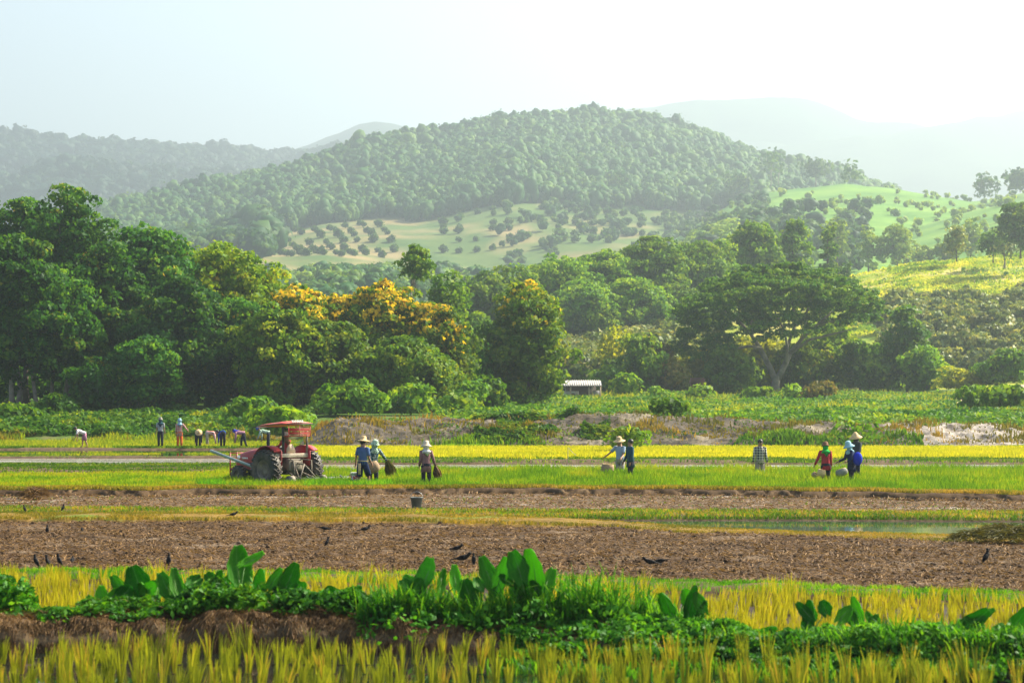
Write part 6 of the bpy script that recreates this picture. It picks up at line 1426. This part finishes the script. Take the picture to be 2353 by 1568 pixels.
_nt = M['taro'].node_tree; _hs = [n for n in _nt.nodes if n.type == 'HUE_SAT'][0]; _f = ramp(_nt, attr(_nt, 'vein'), [(.05, (1, 1, 1)), (.22, (0, 0, 0))]); _c = mixc(_nt, _f, _hs.outputs[0], (.14, .36, .06))
_nt.links.new(_c, _nt.nodes['Principled BSDF'].inputs['Base Color'])
M['taro_stalk'] = solid('taro_stalk', (.10, .22, .03), .5, var=.2)
D = math.radians
for a in ((232, 31.7, 'low taro plant with three pale green leaves left of the folded leaf', [(232, 1372, 66, 44, D(5), .8), (262, 1362, 60, 38, D(50), .6), (212, 1378, 50, 26, D(-70), .7), (240, 1395, 50, 36, D(190), .5)]),
          (345, 31.9, 'taro plant with one dark folded leaf and one long leaf leaning left', [(318, 1335, 86, 74, D(-30), .15), (276, 1343, 70, 40, D(-38), .5), (300, 1358, 50, 30, D(150), .45)]),
          (395, 31.7, 'taro plant with an upright split leaf and a pale leaf beside it', [(385, 1345, 84, 50, D(-14), .35), (405, 1335, 78, 40, D(14), .55), (432, 1350, 66, 38, D(12), .95)]),
          (545, 31.6, 'tallest taro plant with a huge leaf on the left half', [(545, 1300, 104, 78, D(8), .35), (580, 1282, 66, 36, D(32), .75), (488, 1335, 56, 50, D(-40), .3), (520, 1350, 60, 46, D(-20), .4), (600, 1335, 70, 50, D(25), .3)]),
          (650, 31.7, 'taro plant with rolled narrow leaves right of the tallest one', [(634, 1325, 62, 34, D(30), .6), (668, 1320, 76, 52, D(12), .2), (690, 1350, 50, 40, D(50), .35), (640, 1352, 54, 44, D(-20), .3)]),
          (775, 31.7, 'low dark taro leaves left of the dense weeds', [(770, 1362, 66, 52, D(-30), .2), (815, 1365, 60, 44, D(38), .25), (740, 1375, 46, 36, D(-50), .3)]),
          (975, 31.0, 'rounded taro leaves rising at the left of the dense weeds', [(982, 1315, 84, 70, D(6), .35), (1012, 1330, 60, 36, D(24), .5), (1045, 1322, 66, 36, D(4), .8), (940, 1345, 60, 46, D(-30), .2)]),
          (1140, 31.0, 'taro plant with a broad deeply notched leaf', [(1122, 1318, 96, 50, D(-10), .4), (1152, 1320, 96, 50, D(16), .65), (1075, 1352, 60, 56, D(-20), .15)]),
          (1215, 30.9, 'tallest pair of rounded taro leaves in the middle of the bund', [(1190, 1296, 80, 60, D(-12), .3), (1228, 1305, 110, 70, D(4), .7), (1202, 1340, 76, 64, D(-30), .12), (1255, 1335, 80, 50, D(26), .55)]),
          (1585, 30.4, 'single narrow upright taro leaf beside the yellow stubble', [(1586, 1378, 92, 34, D(3), .15), (1606, 1395, 60, 24, D(20), .2), (1535, 1385, 70, 50, D(-25), .35)]),
          (1770, 29.6, 'small dark taro leaf low on the right part of the bund', [(1772, 1468, 66, 36, D(-4), .1)]),
          (1845, 29.9, 'dark taro leaf leaning right in front of the yellow stubble', [(1858, 1415, 92, 50, D(16), .1)]),
          (1975, 29.9, 'pale upright taro leaf standing out of the right weeds', [(1968, 1400, 76, 34, D(-8), .85), (2005, 1425, 50, 30, D(20), .4)]),
          (2190, 28.9, 'pair of large taro leaves slanting right near the right edge', [(2222, 1430, 120, 56, D(42), .2), (2120, 1445, 90, 56, D(30), .3), (2250, 1410, 70, 30, D(60), .5)]),
          (2345, 28.7, 'large taro leaf at the right picture edge', [(2335, 1430, 104, 56, D(36), .3), (2290, 1465, 80, 56, D(-30), .2)])):
    taro(*a)
# heap of straw on the right
def heap(px, Y, wd, h, mat, label, seed, n=9000):
    rng = np.random.default_rng(seed); u = rng.normal(0, .38, n); v = rng.normal(0, .35, n); ok = (u * u + v * v < 1.2); u, v = u[ok], v[ok]; n = len(u)
    z = h * np.clip(1 - (u * u + v * v) * .8, 0, 1) * (.7 + .5 * vn(u * 5, v * 4, 3)); B = np.stack([u * wd / 2, v * .9, z * rng.uniform(.7, 1.05, n)], -1)
    a = vn(u * 4, v * 4, 8) * 9 + rng.normal(0, .3, n); l = rng.uniform(.12, .4, n); Dd = np.stack([np.cos(a) * l, np.sin(a) * l * .5, rng.normal(-.02, .05, n)], -1)
    s = np.cross(Dd, rng.normal(0, 1, (n, 3))); s /= np.linalg.norm(s, axis=1)[:, None] + 1e-9; s *= .008
    m = B + Dd * .5 + (0, 0, .03); t = B + Dd; V = np.stack([B - s, B + s, m + s, m - s, t], 1).reshape(-1, 3); i = np.arange(n)[:, None] * 5; lv = rng.random(n)
    o = link('straw_heap', mesh('straw_heap', V, np.hstack([i, i + 1, i + 2, i + 3]), np.hstack([i + 3, i + 2, i + 4]), lv=np.concatenate([lv, lv]), mat=M[mat], smooth=False), None, (xat(px, Y), Y, .05)); tag(o, label, 'straw heap')
heap(2310, 52.0, 2.3, .30, 'straw_olive', 'dark olive heap of cut straw on the field at the right edge', 931)
heap(82, 73.5, .75, .28, 'straw', 'small dark clump of uprooted straw on the mud at the left', 932, 2500)

# clods over the ploughed field
def clods():
    rng = np.random.default_rng(941); n = 48000; px = rng.uniform(-1000, 3400, n); t = rng.random(n); Y = L4(px) * (1 - t) + L5(px) * t; x = xat(px, Y); ok = vn(x / .5, Y / .5, 5) > .35; px, t, Y, x = px[ok], t[ok], Y[ok], x[ok]; n = len(px)
    r = rng.gamma(2., .007, n) + .010; r = np.minimum(r, .06); z = PH(px, t, x, Y)
    base = np.array([(1, 0, 0), (0, 1, 0), (-1, 0, 0), (0, -1, 0), (0, 0, .8), (0, 0, -.5)]); V = base[None] * r[:, None, None] * rng.uniform(.6, 1.4, (n, 6, 3)) + np.stack([x, Y, z + r * .15], -1)[:, None]
    f = np.array([(0, 1, 4), (1, 2, 4), (2, 3, 4), (3, 0, 4), (1, 0, 5), (2, 1, 5), (3, 2, 5), (0, 3, 5)]); Fq = (np.arange(n)[:, None, None] * 6 + f[None]).reshape(-1, 3)
    stuff('clods', mesh('clods', V.reshape(-1, 3), None, Fq, mat=M['plough'], smooth=False), 'crumbled clods of earth over the ploughed field')
clods()
def litter(name, n, fa, fb, zf, ln, wd, mat, label, seed):
    n = int(n * 1.5); rng = np.random.default_rng(seed); px = rng.uniform(-900, 3300, n); t = rng.random(n); Y = fa(px) * (1 - t) + fb(px) * t; x = xat(px, Y); z = zf(px, t, x, Y) + .02; a = rng.uniform(0, 6.28, n); l = ln * rng.uniform(.4, 1.3, n)
    B = np.stack([x, Y, z], -1); Dd = np.stack([np.cos(a) * l, np.sin(a) * l, rng.uniform(-.1, .5, n) * l], -1); s = np.stack([-np.sin(a) * wd, np.cos(a) * wd, 0 * a + wd * .5], -1)
    V = np.stack([B - s, B + s, B + Dd + s, B + Dd - s], 1).reshape(-1, 3); i = np.arange(n)[:, None] * 4 + np.arange(4); stuff(name, mesh(name, V, i, lv=rng.random(n), mat=M[mat], smooth=False), label)
litter('straw_bits', 52000, L4, L5, PH, .11, .006, 'straw', 'bits of old straw ploughed into the brown field', 951)
litter('straw_bits', 16000, L8, L9, lambda px, t, X, Y: .05 + .05 * np.abs(fbm(X / .8, Y / .5, 20, 5)), .12, .010, 'straw', 'bits of straw lying on the pale mud', 952)

# shed, huts, vehicle, path
M['roof_sheet'] = solid('roof_sheet', (.36, .33, .28), .5, var=.15, scale=1.5, metal=.1); M['rust_roof'] = solid('rust_roof', (.32, .14, .09), .8, var=.3, scale=1.2)
M['wall_dark'] = solid('wall_dark', (.07, .055, .045), .9); M['wood_post'] = solid('wood_post', (.40, .30, .20), .9); M['wall_grey'] = solid('wall_grey', (.34, .33, .31), .9); M['white_roof'] = solid('white_roof', (.85, .85, .83), .5, var=.05)
def roofsheet(name, x0, x1, y0, y1, zf, zb, mat, parent, pitch=.25):
    n = int((x1 - x0) / pitch) * 6; xs = np.linspace(x0, x1, n); V = []
    for x in xs:
        w_ = .035 * math.sin(2 * math.pi * x / pitch)
        V += [(x, y0, zf + w_), (x, y1, zb + w_), (x, y1, zb + w_ + .02), (x, y0, zf + w_ + .02)]
    Fq = [(4 * i + k, 4 * (i + 1) + k, 4 * (i + 1) + (k + 1) % 4, 4 * i + (k + 1) % 4) for i in range(n - 1) for k in range(4)]
    return MB().add(V, Fq).build(name, M[mat], parent)
Ys = 268.0; zb = float(zg(1330, Ys)); sh = empty('shed', (xat(1330, Ys), Ys, zb)); tag(sh, 'open wooden shed with a pale corrugated sheet roof', 'shed')
k_ = Ys / F; zr = zat(886, Ys) - zb; zr2 = zat(873, Ys) - zb
roofsheet('roof', -48 * k_, 52 * k_, -1.2, 3.2, zr, zr2, 'roof_sheet', sh)
for x in (-44, -20, 22, 30, 48): MB().tube([(x * k_, -.9, -.3), (x * k_, -.9, zr - .02)], .09, 8).build('post', M['wood_post'], sh)
mb = MB().box((-3 * k_, 3.0, zr * .5), (88 * k_, .1, zr)); mb.build('back_wall', M['wall_dark'], sh)
MB().box((40 * k_, .6, zr * .32), (22 * k_, .1, zr * .64)).build('low_wall', M['wall_grey'], sh)
mb = MB().box((-4 * k_, 1.5, .45), (20 * k_, 1.2, .08));
for x in (-12, 4): mb.box((x * k_, 1.5, .2), (.1, 1., .44))
mb.build('table', M['wood_post'], sh)
cr = empty('pickup_truck', (xat(1293, 270.2), 270.2, float(zg(1293, 270)))); tag(cr, 'white pickup truck parked half hidden at the left of the shed', 'truck')
cr.scale = (.8, .8, .8)
mb = MB().prism([(-2.1, .45), (-2.15, .9), (-1.4, 1.0), (-.7, 1.55), (.3, 1.58), (.45, 1.0), (2.2, 1.0), (2.2, .45)], -.8, .8, axes=(0, 2, 1)); mb.build('body', M['white_plastic'], cr, bevel=.05)
MB().prism([(-1.3, 1.02), (-.68, 1.48), (.2, 1.5), (.3, 1.02)], -.81, .81, axes=(0, 2, 1)).build('window', M['tr_dark'], cr)
for x in (-1.35, 1.35): MB().tube([(x, -.84, .36), (x, .84, .36)], .36, 16).build('wheel', M['black_rubber'], cr)
def hut(px, Y, top, base, wpx, roofm, wallm, label):
    z0 = zat(base, Y); h = zat(top, Y) - z0; w2 = wpx * Y / F / 2; e = empty('hut', (xat(px, Y), Y, z0)); tag(e, label, 'hut')
    MB().box((0, 1.5, h * .3), (w2 * 1.8, 3, h * .6)).build('wall', M[wallm], e)
    MB().prism([(-w2, h * .55), (-w2 * .8, h), (w2 * .8, h), (w2, h * .55), (w2, h * .5), (-w2, h * .5)], -.4, 3.4, axes=(0, 2, 1)).build('roof', M[roofm], e)
    MB().box((-w2 * .2, -.03, h * .22), (.8, .06, h * .42)).build('door', M['wall_dark'], e)
hut(1604, 300, 867, 893, 34, 'rust_roof', 'rust_roof', 'small hut with a rusty red roof left of the columnar tree')
hut(1182, 262, 882, 905, 30, 'roof_sheet', 'wall_dark', 'pale roofed hut hidden behind the lone dark tree')
hut(896, 800, 632, 645, 34, 'white_roof', 'wall_grey', 'tiny farm building with a white roof far behind the flowering trees')
M['sand'] = soil('sand', [(.3, (.38, .27, .17)), (.7, (.58, .45, .32))], 1.5, rough=.95)
strip('sand_path', const(243), const(292), 2195, 2700, 50, 24, lambda px, t, X, Y: plateau(px, Y) + .45 + .9 * np.clip((px - 2200) / 160, 0, 1) - 1.6 * np.maximum(np.abs(t - .5) - .32, 0) + .1 * fbm(X / 3, Y / 3, 5), M['sand'], 'pale sandy path rising at the right edge')


# ---------------------------------------------------------------- haze
def haze():
    m = bpy.data.materials.new('haze'); m.use_nodes = True; nt = m.node_tree; nt.nodes.clear()
    o = nt.nodes.new('ShaderNodeOutputMaterial'); v = nt.nodes.new('ShaderNodeVolumePrincipled')
    v.inputs['Color'].default_value = (.76, .92, .98, 1); v.inputs['Density'].default_value = HAZE_DENSITY; v.inputs['Anisotropy'].default_value = HAZE_G
    nt.links.new(v.outputs[0], o.inputs['Volume'])
    mb = MB().box((0, 3600, 390), (14000, 7600, 786))
    h = mb.build('haze', m, None, smooth=False); tag(h, 'pale sunlit haze lying over the whole valley', None, None, 'stuff')
    m.volume_intersection_method = 'ACCURATE' if hasattr(m, 'volume_intersection_method') else None
HZ = True
if HZ:
    try: haze()
    except AttributeError: pass
